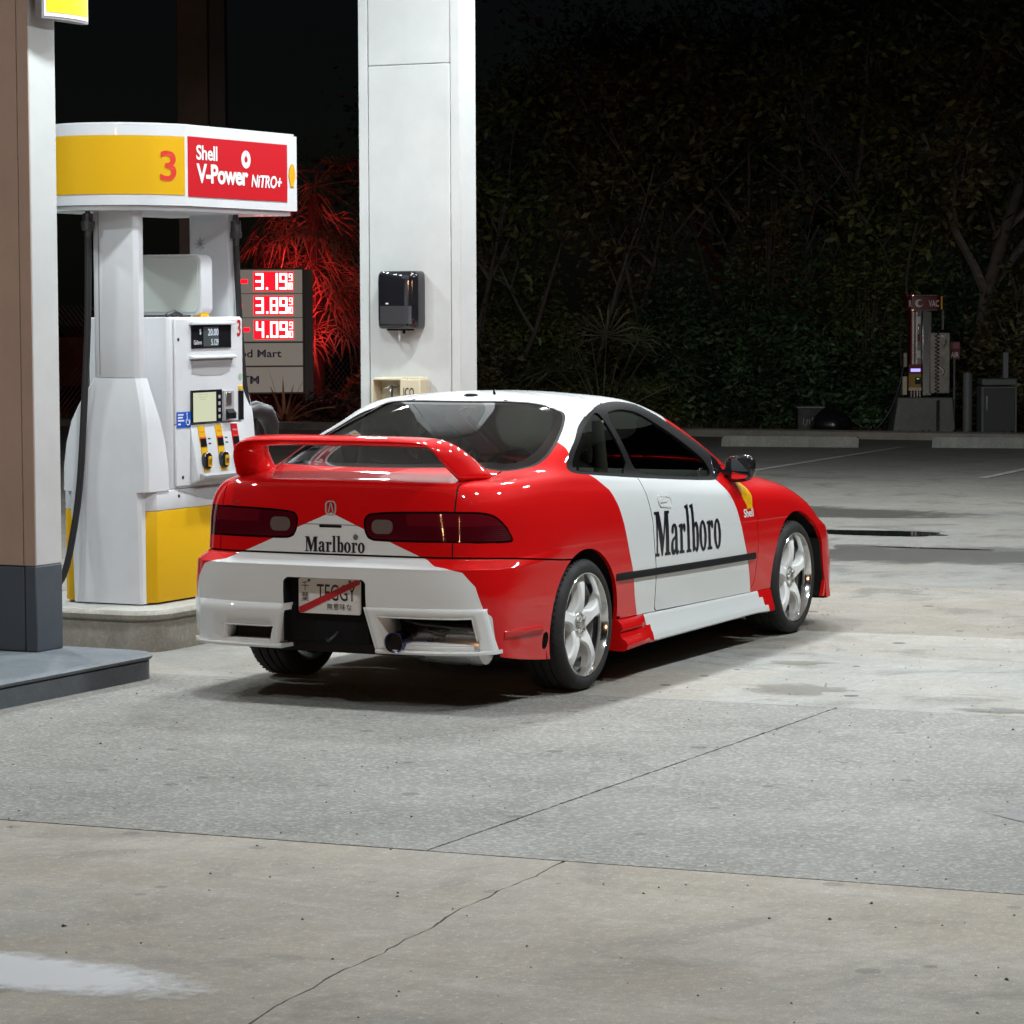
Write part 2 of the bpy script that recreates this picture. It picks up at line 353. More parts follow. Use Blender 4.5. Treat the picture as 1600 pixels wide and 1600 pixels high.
class Cut:
    """polygon soup with per-vertex normals that can be split along implicit curves"""
    def __init__(s): s.V = [tuple(p) for p in HV]; s.N = [tuple(p) for p in HN]
    def split(s, faces, fn):
        A = np.array(s.V); g = fn(A[:, 0], A[:, 1], A[:, 2]); g = np.where(np.abs(g) < 1e-6, 0, g).tolist()
        cache = {}; pos = []; neg = []
        for f in faces:
            v = [g[i] for i in f]
            if min(v) >= 0: pos.append(f); continue
            if max(v) <= 0: neg.append(f); continue
            P = []; Q = []
            for a in range(len(f)):
                i, j = f[a], f[(a+1) % len(f)]; gi, gj = g[i], g[j]
                if gi >= 0: P.append(i)
                if gi <= 0: Q.append(i)
                if gi*gj < 0:
                    key = (i, j) if i < j else (j, i)
                    if key not in cache:
                        t = g[key[0]]/(g[key[0]]-g[key[1]])
                        a0, a1 = np.array(s.V[key[0]]), np.array(s.V[key[1]]); n0, n1 = np.array(s.N[key[0]]), np.array(s.N[key[1]])
                        nn = n0+(n1-n0)*t
                        s.V.append(tuple(a0+(a1-a0)*t)); s.N.append(tuple(nn/np.linalg.norm(nn))); cache[key] = len(s.V)-1
                    P.append(cache[key]); Q.append(cache[key])
            if len(P) > 2: pos.append(tuple(P))
            if len(Q) > 2: neg.append(tuple(Q))
        return pos, neg
def poly_sdf(a, b, poly):
    # >0 inside
    P = np.array(poly); n = len(P); d = np.full(a.shape, 1e9); ins = np.zeros(a.shape, bool)
    for i in range(n):
        p, q = P[i], P[(i+1) % n]; e = q-p
        t = np.clip(((a-p[0])*e[0]+(b-p[1])*e[1])/(e@e+1e-12), 0, 1)
        d = np.minimum(d, np.hypot(a-p[0]-t*e[0], b-p[1]-t*e[1]))
        c = ((p[1] > b) != (q[1] > b)) & (a < (q[0]-p[0])*(b-p[1])/(q[1]-p[1]+1e-12)+p[0])
        ins ^= c
    return np.where(ins, d, -d)
def smoothpoly(poly, it=1):
    for _ in range(it):
        out = []
        for i in range(len(poly)):
            p, q = poly[i], poly[(i+1) % len(poly)]
            out += [(p[0]*.8+q[0]*.2, p[1]*.8+q[1]*.2), (p[0]*.2+q[0]*.8, p[1]*.2+q[1]*.8)]
        poly = out
    return poly
DLO = smoothpoly([(-.015, .992), (.082, 1.057), (.24, 1.13), (.421, 1.203), (.582, 1.239), (.771, 1.251), (.882, 1.25), (1.037, 1.234), (1.146, 1.203), (1.326, 1.142), (1.519, 1.073), (1.721, .995), (1.80, .955), (1.845, .925), (1.80, .888), (1.72, .858), (1.641, .842), (1.223, .867), (.611, .910), (.206, .943), (.03, .958), (-.021, .972)])
QGLASS = smoothpoly([(.03, .99), (.138, 1.064), (.3, 1.143), (.49, 1.209), (.545, 1.21), (.568, 1.15), (.625, .928), (.2, .957), (.05, .968)])
DGLASS = smoothpoly([(.610, 1.205), (.798, 1.219), (.949, 1.203), (1.07, 1.168), (1.256, 1.104), (1.432, 1.03), (1.61, .944), (1.645, .90), (1.625, .862), (1.22, .884), (.70, .922), (.665, 1.0)])
RGLASS = smoothpoly([(-.575, -.3),(-.575, 0), (-.565, .2), (-.52, .38), (-.43, .505), (-.292, .60), (-.18, .64), (-.06, .643), (.062, .624), (.248, .572), (.336, .54), (.385, .505), (.385, .44), (.325, .25), (.30, .1), (.297, 0), (.297, -.3)])
WGLASS = smoothpoly([(2.25, -.3), (2.25, 0), (2.22, .3), (2.12, .52), (1.98, .605), (1.75, .585), (1.45, .555), (1.30, .515), (1.33, .3), (1.345, 0), (1.345, -.3)])
DOOR = [(.655, .93), (.662, .88), (.672, .812), (.699, .713), (.714, .585), (.726, .515), (.744, .415), (.762, .284), (1.925, .268), (1.975, .30), (1.999, .34), (2.010, .457), (2.018, .542), (2.011, .648), (1.985, .735), (1.955, .80), (1.93, .845), (1.9, .9), (.7, .99)]
LAMP = smoothpoly([(.160, .80), (.187, .826), (.31, .834), (.518, .839), (.75, .837), (.858, .823), (.946, .775), (1.012, .705), (.99, .699), (.62, .709), (.305, .706), (.185, .709), (.163, .745)])
def gz(a, b): return lambda t: np.interp(t, a, b)
xL = gz([.20, .283, .375, .506, .615, .714, .794, .873, .929, .96], [.60, .562, .517, .47, .422, .381, .34, .283, .19, .12])
xR = gz([.20, .275, .358, .457, .513, .599, .697, .783, .831, .90], [1.98, 1.954, 1.921, 1.867, 1.834, 1.798, 1.746, 1.694, 1.654, 1.60])
yB = gz([.20, .25, .398, .423, .527, .587, .604, .612, .64, .70], [.73, .73, .727, .705, .678, .631, .563, .51, .452, .31])
def white_side(x, y, z): return np.minimum(np.minimum(x-xL(z), xR(z)-x), np.minimum(.955-z, y-.6))
def white_roof(x, y, z): return np.minimum(np.minimum((x-.077)-.537*(z-1.0725), 1.335-x), z-.975)
def white_hatch(x, y, z): return np.minimum(np.minimum((.823-z)*2.44-y, -.6-x)*.4, z-.30)
def white_bump(x, y, z): return np.minimum(yB(z)-y, -.55-x)
CUT = Cut(); faces = list(HF)
_, faces = CUT.split(faces, lambda x, y, z: np.where(y > .45, .338-np.hypot(x+.005, z-.292), -1))
_, faces = CUT.split(faces, lambda x, y, z: np.where(y > .45, .345-np.hypot(np.where(x > 2.57, (x-2.57)/1.17, x-2.57), z-.290), -1))
# glass
def rg(off): return lambda x, y, z: np.where((z > .9) & (x < .8), poly_sdf(x, y, RGLASS)-off, -1)
def wg(off): return lambda x, y, z: np.where((z > .84) & (x > .9), poly_sdf(x, y, WGLASS)-off, -1)
def dl(poly, off): return lambda x, y, z: np.where(y > .48, poly_sdf(x, z, poly)-off, -1)
RG, faces = CUT.split(faces, rg(0))
RG2, GASK = CUT.split(RG, rg(.012)); RG3, FRIT = CUT.split(RG2, rg(.055))
WG, faces = CUT.split(faces, wg(0))
WG2, WGASK = CUT.split(WG, wg(.03))
DL, faces = CUT.split(faces, dl(DLO, 0))
QG, rest = CUT.split(DL, dl(QGLASS, 0)); DG, DTRIM = CUT.split(rest, dl(DGLASS, 0))
# lamps
LMP, faces = CUT.split(faces, lambda x, y, z: np.where(x < -.4, poly_sdf(y+(x+.87), z, LAMP), -1))
def lampf(off): return lambda x, y, z: np.where(x < -.4, poly_sdf(y+(x+.87), z, LAMP)-off, -1)
LMP_IN, LMP_EDGE = CUT.split(LMP, lampf(.0085))
LMP_TOP, LMP_IN = CUT.split(LMP_IN, lambda x, y, z: np.minimum(z-.776, y+(x+.87)-.37))
# lower body below the sill line goes (a separate skirt is fitted)
SK0, faces = CUT.split(faces, lambda x, y, z: np.where((x > .1) & (x < 2.5), .286-.0105*(x-.3)-z, -1))
# bumpers
zbr = gz([-1, -.82, -.6, -.25, 0], [.641, .641, .627, .596, .58])
RB, faces = CUT.split(faces, lambda x, y, z: np.where(x < .1, zbr(x)-z, -1))
SHUT, faces = CUT.split(faces, lambda x, y, z: np.where(x < .1, zbr(x)+.0075-z, -1))
FB, faces = CUT.split(faces, lambda x, y, z: np.where(x > 2.5, np.minimum(.565-z, x-2.7), -1))
# bonnet
HOOD, faces = CUT.split(faces, lambda x, y, z: np.where(x > 1.9, np.minimum(np.minimum(.60-y+.10*np.clip(x-2.3, -1, .3), 3.20-x), z-.6), -1))
# hatch
def hatch_fn(x, y, z): return np.where((x < -.2) & (z > .6), np.minimum(.566-.12*np.clip(z-.9, 0, 1)-y, 1), -1)
HATCH, faces = CUT.split(faces, hatch_fn)
_st, faces = CUT.split(faces, lambda x, y, z: hatch_fn(x, y, z)+np.where((x < -.2) & (z > .6), .0045, 0)); SHUT_H = _st
DOORF, faces = CUT.split(faces, dl(DOOR, 0))
_st, faces = CUT.split(faces, dl(DOOR, -.0042)); SHUT_D = _st
FEND, faces = CUT.split(faces, lambda x, y, z: np.minimum(x-1.80, .94-z))
ROOF, faces = CUT.split(faces, lambda x, y, z: np.where((z > 1.12) & (x > .2), .468-y, -1))
BODY = faces
# plate recess and the region below the bumper ledge
REC, RB = CUT.split(RB, lambda x, y, z: np.where(x < -.6, poly_sdf(y, z, [(-.4, .546), (.188, .546), (.200, .538), (.202, .30), (.202, .1), (-.4, .1)]), -1))
LOWB, RB = CUT.split(RB, lambda x, y, z: np.where(x < -.55, np.minimum(.428-z, .706+.15*np.clip(.432-z, 0, .2)-y), -1))
VENT, RB = CUT.split(RB, lambda x, y, z: np.where((x < -.3) & (y > .6), poly_sdf(x, z, smoothpoly([(-.392, .215), (-.365, .225), (-.352, .262), (-.358, .295), (-.385, .305), (-.402, .285), (-.405, .24)], 2)), -1))

CAR = thing('coupe_car', 'red and white sponsor-liveried two-door coupe with tall rear wing', 'car')

def panel(name, groups, mats, mirror='both', inset=0.0, flange=.018, gap=.0016, livery=None, parent=None, fl_mat=None):
    """groups: list of (faces, material index). mirror: both -> one object, 'R'/'L' -> one side"""
    fcs = [(f, mi) for fs, mi in groups for f in fs]
    if livery:
        for fn, mi_from, mi_to in livery:
            new = []
            by = {}
            for f, mi in fcs: by.setdefault(mi, []).append(f)
            for mi, fl in by.items():
                if mi != mi_from: new += [(f, mi) for f in fl]; continue
                p, n = CUT.split(fl, fn); new += [(f, mi_to) for f in p]+[(f, mi_from) for f in n]
            fcs = new
    used = sorted({i for f, _ in fcs for i in f}); loc = {i: k for k, i in enumerate(used)}
    Vx = np.array([CUT.V[i] for i in used]); Nx = np.array([CUT.N[i] for i in used])
    F = [tuple(loc[i] for i in f) for f, _ in fcs]; MI = [mi for _, mi in fcs]
    # boundary edges
    cnt = {}
    for f in F:
        for a in range(len(f)):
            e = (f[a], f[(a+1) % len(f)]); k = (min(e), max(e)); cnt[k] = cnt.get(k, 0)+1
    mat_of = {}
    bnd = []
    for f, mi in zip(F, MI):
        for a in range(len(f)):
            e = (f[a], f[(a+1) % len(f)]); k = (min(e), max(e))
            if cnt[k] == 1 and not (abs(Vx[e[0]][1]) < 2e-4 and abs(Vx[e[1]][1]) < 2e-4):
                bnd.append((e, mi))
    # pull the rim back for the shut line
    if gap and bnd:
        cen = {}
        for f in F:
            c = Vx[list(f)].mean(0)
            for i in f: cen.setdefault(i, []).append(c)
        bv = {i for e, _ in bnd for i in e}; move = {}
        for i in bv:
            d = np.mean(cen[i], 0)-Vx[i]; L = np.linalg.norm(d)
            if L > 1e-9: move[i] = d/L*min(gap, L*.5)
        for i, d in move.items():
            if abs(Vx[i][1]) > 2e-4: Vx[i] = Vx[i]+d
    if inset: Vx = Vx-Nx*inset
    Vs, Ns, Fs, Ms = [], [], [], []
    for sg in ((1, -1) if mirror == 'both' else ((1,) if mirror == 'L' else (-1,))):
        k = len(Vs); S = np.array([1, sg, 1])
        Vs += (Vx*S).tolist(); Ns += (Nx*S).tolist()
        # shell faces run clockwise seen from outside for +y: orient by normal
        for f, mi in zip(F, MI):
            a, b, c = Vx[f[0]], Vx[f[1]], Vx[f[2]]
            nn = np.cross(b-a, c-a); o = (nn@Nx[f[0]] > 0) == (sg > 0)
            ff = [i+k for i in f]; Fs.append(tuple(ff if o else ff[::-1])); Ms.append(mi)
        if flange:
            for (i, j), mi in bnd:
                q = len(Vs)
                pts = [Vx[i], Vx[j], Vx[j]-Nx[j]*flange, Vx[i]-Nx[i]*flange]
                n = np.cross(pts[1]-pts[0], pts[3]-pts[0]); L = np.linalg.norm(n)
                n = n/L if L > 1e-12 else Nx[i]
                Vs += [(p*S).tolist() for p in pts]; Ns += [(n*S).tolist()]*4
                Fs.append((q, q+1, q+2, q+3) if sg > 0 else (q+3, q+2, q+1, q)); Ms.append(mi if fl_mat is None else fl_mat)
    me = bpy.data.meshes.new(name); me.from_pydata(Vs, [], Fs)
    for q in mats: me.materials.append(q)
    me.polygons.foreach_set('material_index', Ms)
    me.shade_smooth()
    me.update()
    me.normals_split_custom_set_from_vertices([tuple(n) for n in Ns])
    return obj(name, me, parent or CAR)
RW = [M['red'], M['white'], M['void']]
panel('body_shell', [(BODY, 0)], RW, livery=[(white_side, 0, 1), (white_roof, 0, 1)])
panel('roof', [(ROOF, 0)], RW, livery=[(white_roof, 0, 1)])
for s in 'RL':
    panel('door', [(DOORF, 0)], RW, mirror=s, fl_mat=2, gap=.0006, livery=[(white_side, 0, 1)])
    panel('fender', [(FEND, 0)], RW, mirror=s, livery=[(white_side, 0, 1), (white_roof, 0, 1)])
panel('bonnet', [(HOOD, 0)], RW)
panel('shut_line', [(SHUT, 0)], [M['void']], inset=.009, flange=0, gap=0)
for s in 'RL':
    panel('shut_line', [(SHUT_H, 0)], [M['void']], mirror=s, inset=.009, flange=0, gap=0); panel('shut_line', [(SHUT_D, 0)], [M['void']], mirror=s, inset=.009, flange=0, gap=0)
hatch = panel('hatch', [(HATCH, 0)], RW, gap=.0008, fl_mat=2, livery=[(white_hatch, 0, 1)])
rbump = panel('rear_bumper', [(RB, 0)], RW, gap=.0008, fl_mat=2, livery=[(white_bump, 0, 1)])
fbump = panel('front_bumper', [(FB, 0)], RW)
rwin = panel('rear_window', [(RG3, 0), (FRIT, 1)], [M['glass'], M['frit']], inset=.004, flange=0, gap=0)
panel('gasket', [(GASK, 0)], [M['rubber']], inset=.002, flange=.01, gap=0, parent=rwin)
wsh = panel('windshield', [(WG2, 0), (WGASK, 1)], [M['glass'], M['frit']], inset=.003, flange=0, gap=0)
for s in 'RL':
    panel('quarter_window', [(QG, 0)], [M['glass_dark']], mirror=s, inset=.007, flange=0, gap=0)
    panel('door_window', [(DG, 0)], [M['glass_dark']], mirror=s, inset=.012, flange=0, gap=0)
    panel('window_frame', [(DTRIM, 0)], [M['trim']], mirror=s, inset=.001, flange=.014, gap=0)
    tl = panel('tail_light', [(LMP_IN, 0), (LMP_EDGE, 1), (LMP_TOP, 2)], [M['lamp_red'], M['lamp_edge'], M['lamp_amber']], mirror=s, inset=.001, flange=.02, gap=.0012)
    sg = -1 if s == 'R' else 1
    lens = curve_mesh([rounded(sg*.250-.050, sg*.250+.050, .739, .799, .026, 6)])
    bm = bmesh.new(); bm.from_mesh(lens); bmesh.ops.triangulate(bm, faces=bm.faces); bm.to_mesh(lens); bm.free()
    for v in lens.vertices:
        y, z = v.co.x, v.co.y; v.co = (rear_x(y, z)-.0015, y, z)
    lens.materials.append(M['lamp_clear']); obj('reverse_lens', lens, tl)

# -- inner shell: a dark tub behind the gaps, wheel wells and floor
def liner_profile(cx, cz, r):
    return [(cx+r*math.cos(math.radians(a)), cz+r*math.sin(math.radians(a))) for a in range(-20, 201, 10)]
for sg, nm in ((-1, 'R'), (1, 'L')):
    for cx, rr in ((0.0, .372), (2.57, .378)):
        b = MB(); arc = [(x_ if x_ < 2.57 else 2.57+(x_-2.57)*1.15, z_) for x_, z_ in liner_profile(cx, .292, rr)]
        secs = [[(x, sg*y, z) for x, z in arc] for y in (.50, .775)]
        b.sweep(secs, closed=False, cap=False)
        b.add([(x, sg*.50, z) for x, z in arc], [tuple(range(len(arc)))])
        b.build('wheel_liner', M['void'], CAR, smooth=40)
b = MB(); b.box(-.72, 3.1, -.50, .50, .205, .30)
b.box(-.66, -.40, -.62, .62, .30, .60); b.box(.40, 2.15, -.765, .765, .21, .30); b.box(3.0, 3.3, -.6, .6, .2, .55)
b.build('underbody', M['void'], CAR)
b = MB()
for sg in (-1, 1):
    b.box(.40, 2.15, sg*.715, sg*.735, .30, .74)
b.box(-.70, -.66, -.60, .60, .60, .88); b.box(2.12, 2.16, -.60, .60, .3, .80)
for sg in (-1, 1): b.box(-.66, .40, sg*.60, sg*.62, .55, .88)
b.box(-.66, .40, -.60, .60, .60, .62)
b.build('inner_panel', M['void'], CAR)

# -- rear bumper lower boxes -------------------------------------------------
_pl = [(y, rear_x(y, .36)) for y in np.linspace(0, .75, 40)]
def plan_x(y): return float(np.interp(abs(y), [p[0] for p in _pl], [p[1] for p in _pl]))
def strip(b, pts_a, pts_b, m=0):
    n = len(pts_a); b.add(list(pts_a)+list(pts_b), [(i, i+1, n+i+1, n+i) for i in range(n-1)], m)
def frame_box(sg, y_in0, y_in1, y_out0, y_out1, z0, z1, openings, dep, name):
    """half of the lower bumper: an outer face between z0 (bottom) and z1 (ledge) with an opening"""
    b = MB()
    NY = 14
    def yy(t, k):  # t 0..1 inboard->outboard, k 0..1 bottom->top
        a = y_in0+(y_in1-y_in0)*k; c = y_out0+(y_out1-y_out0)*k
        return a+(c-a)*t
    def face(t, k, push=0):
        y = yy(t, k); z = z0+(z1-z0)*k
        return (plan_x(y)-.022+.022*(1-k)*.6+push, sg*y, z)
    (t0, t1, k0, k1) = openings
    ts = [0]+[t0*i/3 for i in (1, 2)]+[t0+(t1-t0)*i/8 for i in range(9)]+[t1+(1-t1)*i/3 for i in (1, 2, 3)]
    ks = [0, k0*.5, k0]+[k0+(k1-k0)*i/4 for i in (1, 2, 3)]+[k1, (k1+1)/2, 1]
    grid = {}
    for j, k in enumerate(ks):
        for i, t in enumerate(ts): grid[i, j] = len(b.v); b.v.append(face(t, k))
    for j in range(len(ks)-1):
        for i in range(len(ts)-1):
            tm, km = (ts[i]+ts[i+1])/2, (ks[j]+ks[j+1])/2
            if t0 < tm < t1 and k0 < km < k1: continue
            b.f.append((grid[i, j], grid[i+1, j], grid[i+1, j+1], grid[i, j+1])); b.m.append(0)
    # opening walls going forward
    loop = [(t0+(t1-t0)*i/8, k0) for i in range(9)]+[(t1, k0+(k1-k0)*i/4) for i in range(1, 5)]+[(t1-(t1-t0)*i/8, k1) for i in range(1, 9)]+[(t0, k1-(k1-k0)*i/4) for i in range(1, 5)]
    A = [face(t, k) for t, k in loop]; ins = .12
    tc, kc = (t0+t1)/2, (k0+k1)/2
    B_ = [face(t+(tc-t)*ins, k+(kc-k)*ins, dep) for t, k in loop]
    strip(b, A, B_)
    # ledge on top and return edges
    L0 = [face(t, 1) for t in ts]; L1 = [(rear_x(sg*yy(t, 1), .430)+.004, sg*yy(t, 1), .434) for t in ts]
    strip(b, L0, L1)
    I0 = [face(0, k) for k in ks]; I1 = [(-.78, p[1], p[2]) for p in I0]; strip(b, I0, I1)
    return b
# right hand box: wide opening round the exhaust
for sg, op, dep in ((-1, (.085, .90, .14, .80), .14), (1, (.04, .55, .07, .46), .07)):
    b = frame_box(sg, .250, .200, .743, .716, .252, .432, op, dep, '')
    o = b.build('bumper_air_box' , [M['white'], M['red']], CAR, smooth=32)
    md = o.modifiers.new('solid', 'SOLIDIFY'); md.thickness = .006; md.offset = -1
b = MB()   # left duct: black core behind the slot
b.box(-.83, -.82, .20, .56, .24, .38); b.build('bumper_duct', M['void'], CAR)
# splitter lips under both boxes
for sg, ya, yb in ((-1, .255, .742), (1, .205, .735)):
    b = MB(); ys = [ya+(yb-ya)*i/12 for i in range(13)]
    secs = []
    for y in ys:
        x0 = plan_x(min(y, .745))-.022; x1 = x0+.10
        secs.append([(x0-.006, sg*y, .240), (x0-.010, sg*y, .249), (x0-.004, sg*y, .256), (x1, sg*y, .256), (x1, sg*y, .240)])
    b.sweep(secs); b.build('bumper_lip', [M['white']], CAR, smooth=50)
# red corner below the lamps: vertical fin with the duct vent behind the tyre
for sg in (-1, 1):
    b = MB(); b.prism([(-.41, .215), (-.35, .215), (-.345, .262), (-.355, .30), (-.405, .30)], 'y', sg*.735, sg*.75); b.build('bumper_vent', M['void'], CAR)
    b = MB()
    xs = [-.72, -.64, -.56, -.48, -.42]
    secs = []
    for x in xs:
        y = abs(side_y(x, .30, sg)); d = .010+.006*(x+.72)/.3
        secs.append([(x, sg*(y-.006), .335+.02*(-.42-x)), (x, sg*(y+d), .322+.02*(-.42-x)), (x, sg*(y+d*.6), .30), (x, sg*(y-.006), .285)])
    b.sweep(secs); b.build('bumper_fin', M['red'], CAR, smooth=40)
# the front bumper's trailing edge hanging ahead of the front wheels
for sg in (-1, 1):
    flap = [(2.925, .47), (2.965, .47), (3.00, .36), (3.03, .25), (3.062, .152), (3.00, .146), (2.985, .22), (2.955, .30)]
    MB().prism(flap, 'y', sg*.797, sg*.809).build('bumper_flap', M['red'], CAR, bevel=.003)
    MB().prism([(x_-.008, z_) for x_, z_ in flap], 'y', sg*.62, sg*.7965).build('flap_liner', M['void'], CAR)
# centre recess
b = MB(); b.box(-.862, -.85, -.215, .215, .27, .56); b.box(-.92, -.85, .2025, .2065, .27, .545); b.box(-.92, -.85, -.2065, -.2025, .27, .545)
b.box(-.905, -.85, -.2, .2, .547, .551)
b.prism([(-.205, .30), (-.20, .27), (-.15, .262), (-.12, .278), (-.02, .28), (.0, .268), (.02, .266), (.05, .272), (.1, .262), (.205, .262), (.205, .3)], 'x', -.84, -.82)
b.build('plate_recess', M['trim'], CAR)
# tow hook and its hanger
b = MB(); b.tube([(-.87, -.03, .31), (-.90, -.03, .295), (-.90, .0, .275), (-.87, .02, .28)], .007, 8); b.build('tow_hook', M['darkmetal'], CAR, smooth=60)

# -- licence plate -------------------------------------------------------------
PX = -.884
plate = MB().prism(rounded(-.1525, .1525, .390, .541, .012), 'x', PX, PX+.004).build('license_plate', M['plate'], CAR)
LR, LU = (0, -1, 0), (0, 0, 1)     # reading direction on rear faces
def rear_text(body, y_left, z, w=None, h=None, **k):
    return label_text(body, 'lettering', k.pop('mat', M['ink']), k.pop('parent', plate), (PX, y_left, z), LR, LU, w, h, lift=k.pop('lift', .0012), **k)
rear_text('TEGGY', .062, .447, w=.190, h=.070, offset=.004)
for ch, z in (('千', .487), ('葉', .440)): rear_text(ch, .138, z, w=.036, h=.040, offset=.0)
rear_text('無意味な', .014, .408, w=.122, h=.028)
band = MB().add([(PX-.0020, .150, .392), (PX-.0020, .150, .415), (PX-.0020, -.128, .539), (PX-.0020, -.1490, .536), (PX-.0020, -.150, .522), (PX-.0020, .128, .392)], [(0, 1, 2, 3, 4, 5)])
band.build('red_band', M['decal_red'], plate)
for y in (.10, -.10):
    MB().lathe([(.006, 0), (.006, -.003), (.003, -.004)], (PX, y, .531), 'x', 10).build('plate_bolt', M['darkmetal'], plate)

# -- emblem and small letters ---------------------------------------------------
ez, ey = .843, 0
ring = curve_mesh([rounded(-.026, .026, -.030, .030, .018, 6), rounded(-.021, .021, -.025, .025, .014, 6)], .003)
place_flat(ring, 'emblem', M['silver_badge'], CAR, (rear_x(ey, ez)-.004, ey, ez), LR, LU)
cal = curve_mesh([[(-.013, -.02), (-.008, -.02), (-.0015, .016), (.0015, .016), (.008, -.02), (.013, -.02), (.004, .02), (-.004, .02)]], .002)
place_flat(cal, 'emblem', M['silver_badge'], CAR, (rear_x(ey, ez)-.003, ey, ez), LR, LU)
label_text('ACURA', 'badge', M['polish'], CAR, (rear_x(.46, .855)-.004, .512, .849), (.18, -1, .02), LU, w=.10, h=.014, offset=.01, lift=.001)
keyh = MB().lathe([(.012, 0), (.012, -.004), (.006, -.004), (.006, -.001)], (rear_x(-.125, .722), -.125, .722), 'x', 18); keyh.build('lock_cylinder', M['polish'], CAR, smooth=40)
b = MB(); b.prism(rounded(-.055, .055, .759, .770, .005), 'x', rear_x(0, .765)-.001, rear_x(0, .765)+.01); b.build('hatch_grip', M['trim'], CAR)
# shut line between the lamps
b = MB()
for k in range(12):
    y0, y1 = -.155+.31*k/12, -.155+.31*(k+1)/12
    b.add([(rear_x(y0, .7725)-.0008, y0, .7708), (rear_x(y1, .7725)-.0008, y1, .7708), (rear_x(y1, .7725)-.0008, y1, .7735), (rear_x(y0, .7725)-.0008, y0, .7735)], [(0, 1, 2, 3)])
b.build('shut_line', M['void'], CAR)

# -- sponsor lettering ------------------------------------------------------------
GL = {
 'M': (.88, [[(0, 0), (.22, 0), (.22, .04), (.14, .05), (.14, .78), (.36, 0), (.42, 0), (.62, .80), (.62, .05), (.55, .04), (.55, 0), (.86, 0), (.86, .04), (.79, .05), (.79, .93), (.86, .94), (.86, .98), (.60, .98), (.45, .36), (.27, .98), (0, .98), (0, .94), (.08, .93), (.08, .05), (0, .04)]]),
 'a': (.46, [[(.44, .04), (.40, -.01), (.33, -.02), (.27, .01), (.25, .06), (.20, 0), (.13, -.02), (.05, .01), (.01, .08), (0, .18), (.02, .27), (.08, .33), (.16, .37), (.25, .40), (.25, .54), (.23, .60), (.19, .62), (.155, .60), (.17, .55), (.16, .49), (.11, .46), (.06, .48), (.04, .53), (.06, .61), (.12, .66), (.2, .68), (.3, .66), (.36, .60), (.38, .5), (.38, .10), (.40, .05), (.43, .07)],
              [(.25, .35), (.19, .32), (.14, .27), (.13, .18), (.14, .10), (.18, .07), (.22, .09), (.25, .14)]]),
 'r': (.40, [[(0, 0), (.28, 0), (.28, .04), (.2, .05), (.2, .50), (.235, .58), (.27, .6), (.27, .53), (.31, .48), (.36, .48), (.39, .53), (.39, .60), (.36, .65), (.31, .66), (.25, .64), (.2, .58), (.2, .66), (0, .635), (0, .6), (.07, .59), (.07, .05), (0, .04)]]),
 'l': (.28, [[(0, 0), (.27, 0), (.27, .04), (.20, .05), (.20, 1.08), (0, 1.05), (0, 1.02), (.07, 1.01), (.07, .05), (0, .04)]]),
 'b': (.47, [[(0, 1.02), (0, 1.05), (.2, 1.08), (.2, .60), (.25, .65), (.31, .67), (.38, .64), (.43, .55), (.45, .33), (.43, .12), (.38, .02), (.31, -.02), (.25, 0), (.2, .05), (.14, 0), (.07, 0), (.07, 1.01)],
              [(.2, .52), (.2, .12), (.24, .06), (.28, .06), (.31, .12), (.32, .33), (.31, .53), (.28, .59), (.24, .58)]]),
 'o': (.46, [ellipse(.22, .33, .22, .35), ellipse(.22, .33, .085, .29)])}
def word_mesh(word, gap=.03):
    x = 0; sp = []
    for ch in word:
        w, outs = GL[ch]
        for o_ in outs: sp.append([(p[0]+x, p[1]) for p in o_])
        x += w+gap
    return curve_mesh(sp, 0, .010)
def refine(me, step):
    bm = bmesh.new(); bm.from_mesh(me); bmesh.ops.triangulate(bm, faces=bm.faces)
    for _ in range(5):
        long = [e for e in bm.edges if e.calc_length() > step]
        if not long: break
        bmesh.ops.subdivide_edges(bm, edges=long, cuts=1); bmesh.ops.triangulate(bm, faces=bm.faces)
    bm.to_mesh(me); bm.free(); return me
def on_side(me, name, mat, x0, z0, slope=0.0, sgn=-1, lift=.0018, parent=None, step=.06):
    refine(me, step)
    for v in me.vertices:
        a, b_ = v.co.x, v.co.y
        x = x0+a if sgn < 0 else x0-a
        z = z0+b_+slope*a
        v.co = (x, side_y(x, z, sgn)+sgn*lift, z)
    me.materials.clear(); me.materials.append(mat); me.update()
    return obj(name, me, parent or CAR)
def on_rear(me, name, mat, y0, z0, lift=.0018, parent=None):
    refine(me, .06)
    for v in me.vertices:
        y, z = y0-v.co.x, z0+v.co.y
        v.co = (rear_x(y, z)-lift, y, z)
    me.materials.clear(); me.materials.append(mat); me.update()
    return obj(name, me, parent or CAR)
on_rear(fit_text(word_mesh('Marlboro'), .292, .072), 'lettering', M['decal_black'], .124, .6535, parent=hatch)
on_side(fit_text(word_mesh('Marlboro'), .80, .232), 'lettering', M['decal_black'], .715, .536, -.021)
on_side(fit_text(word_mesh('Marlboro'), .80, .232), 'lettering', M['decal_black'], 1.515, .528, .021, sgn=1)
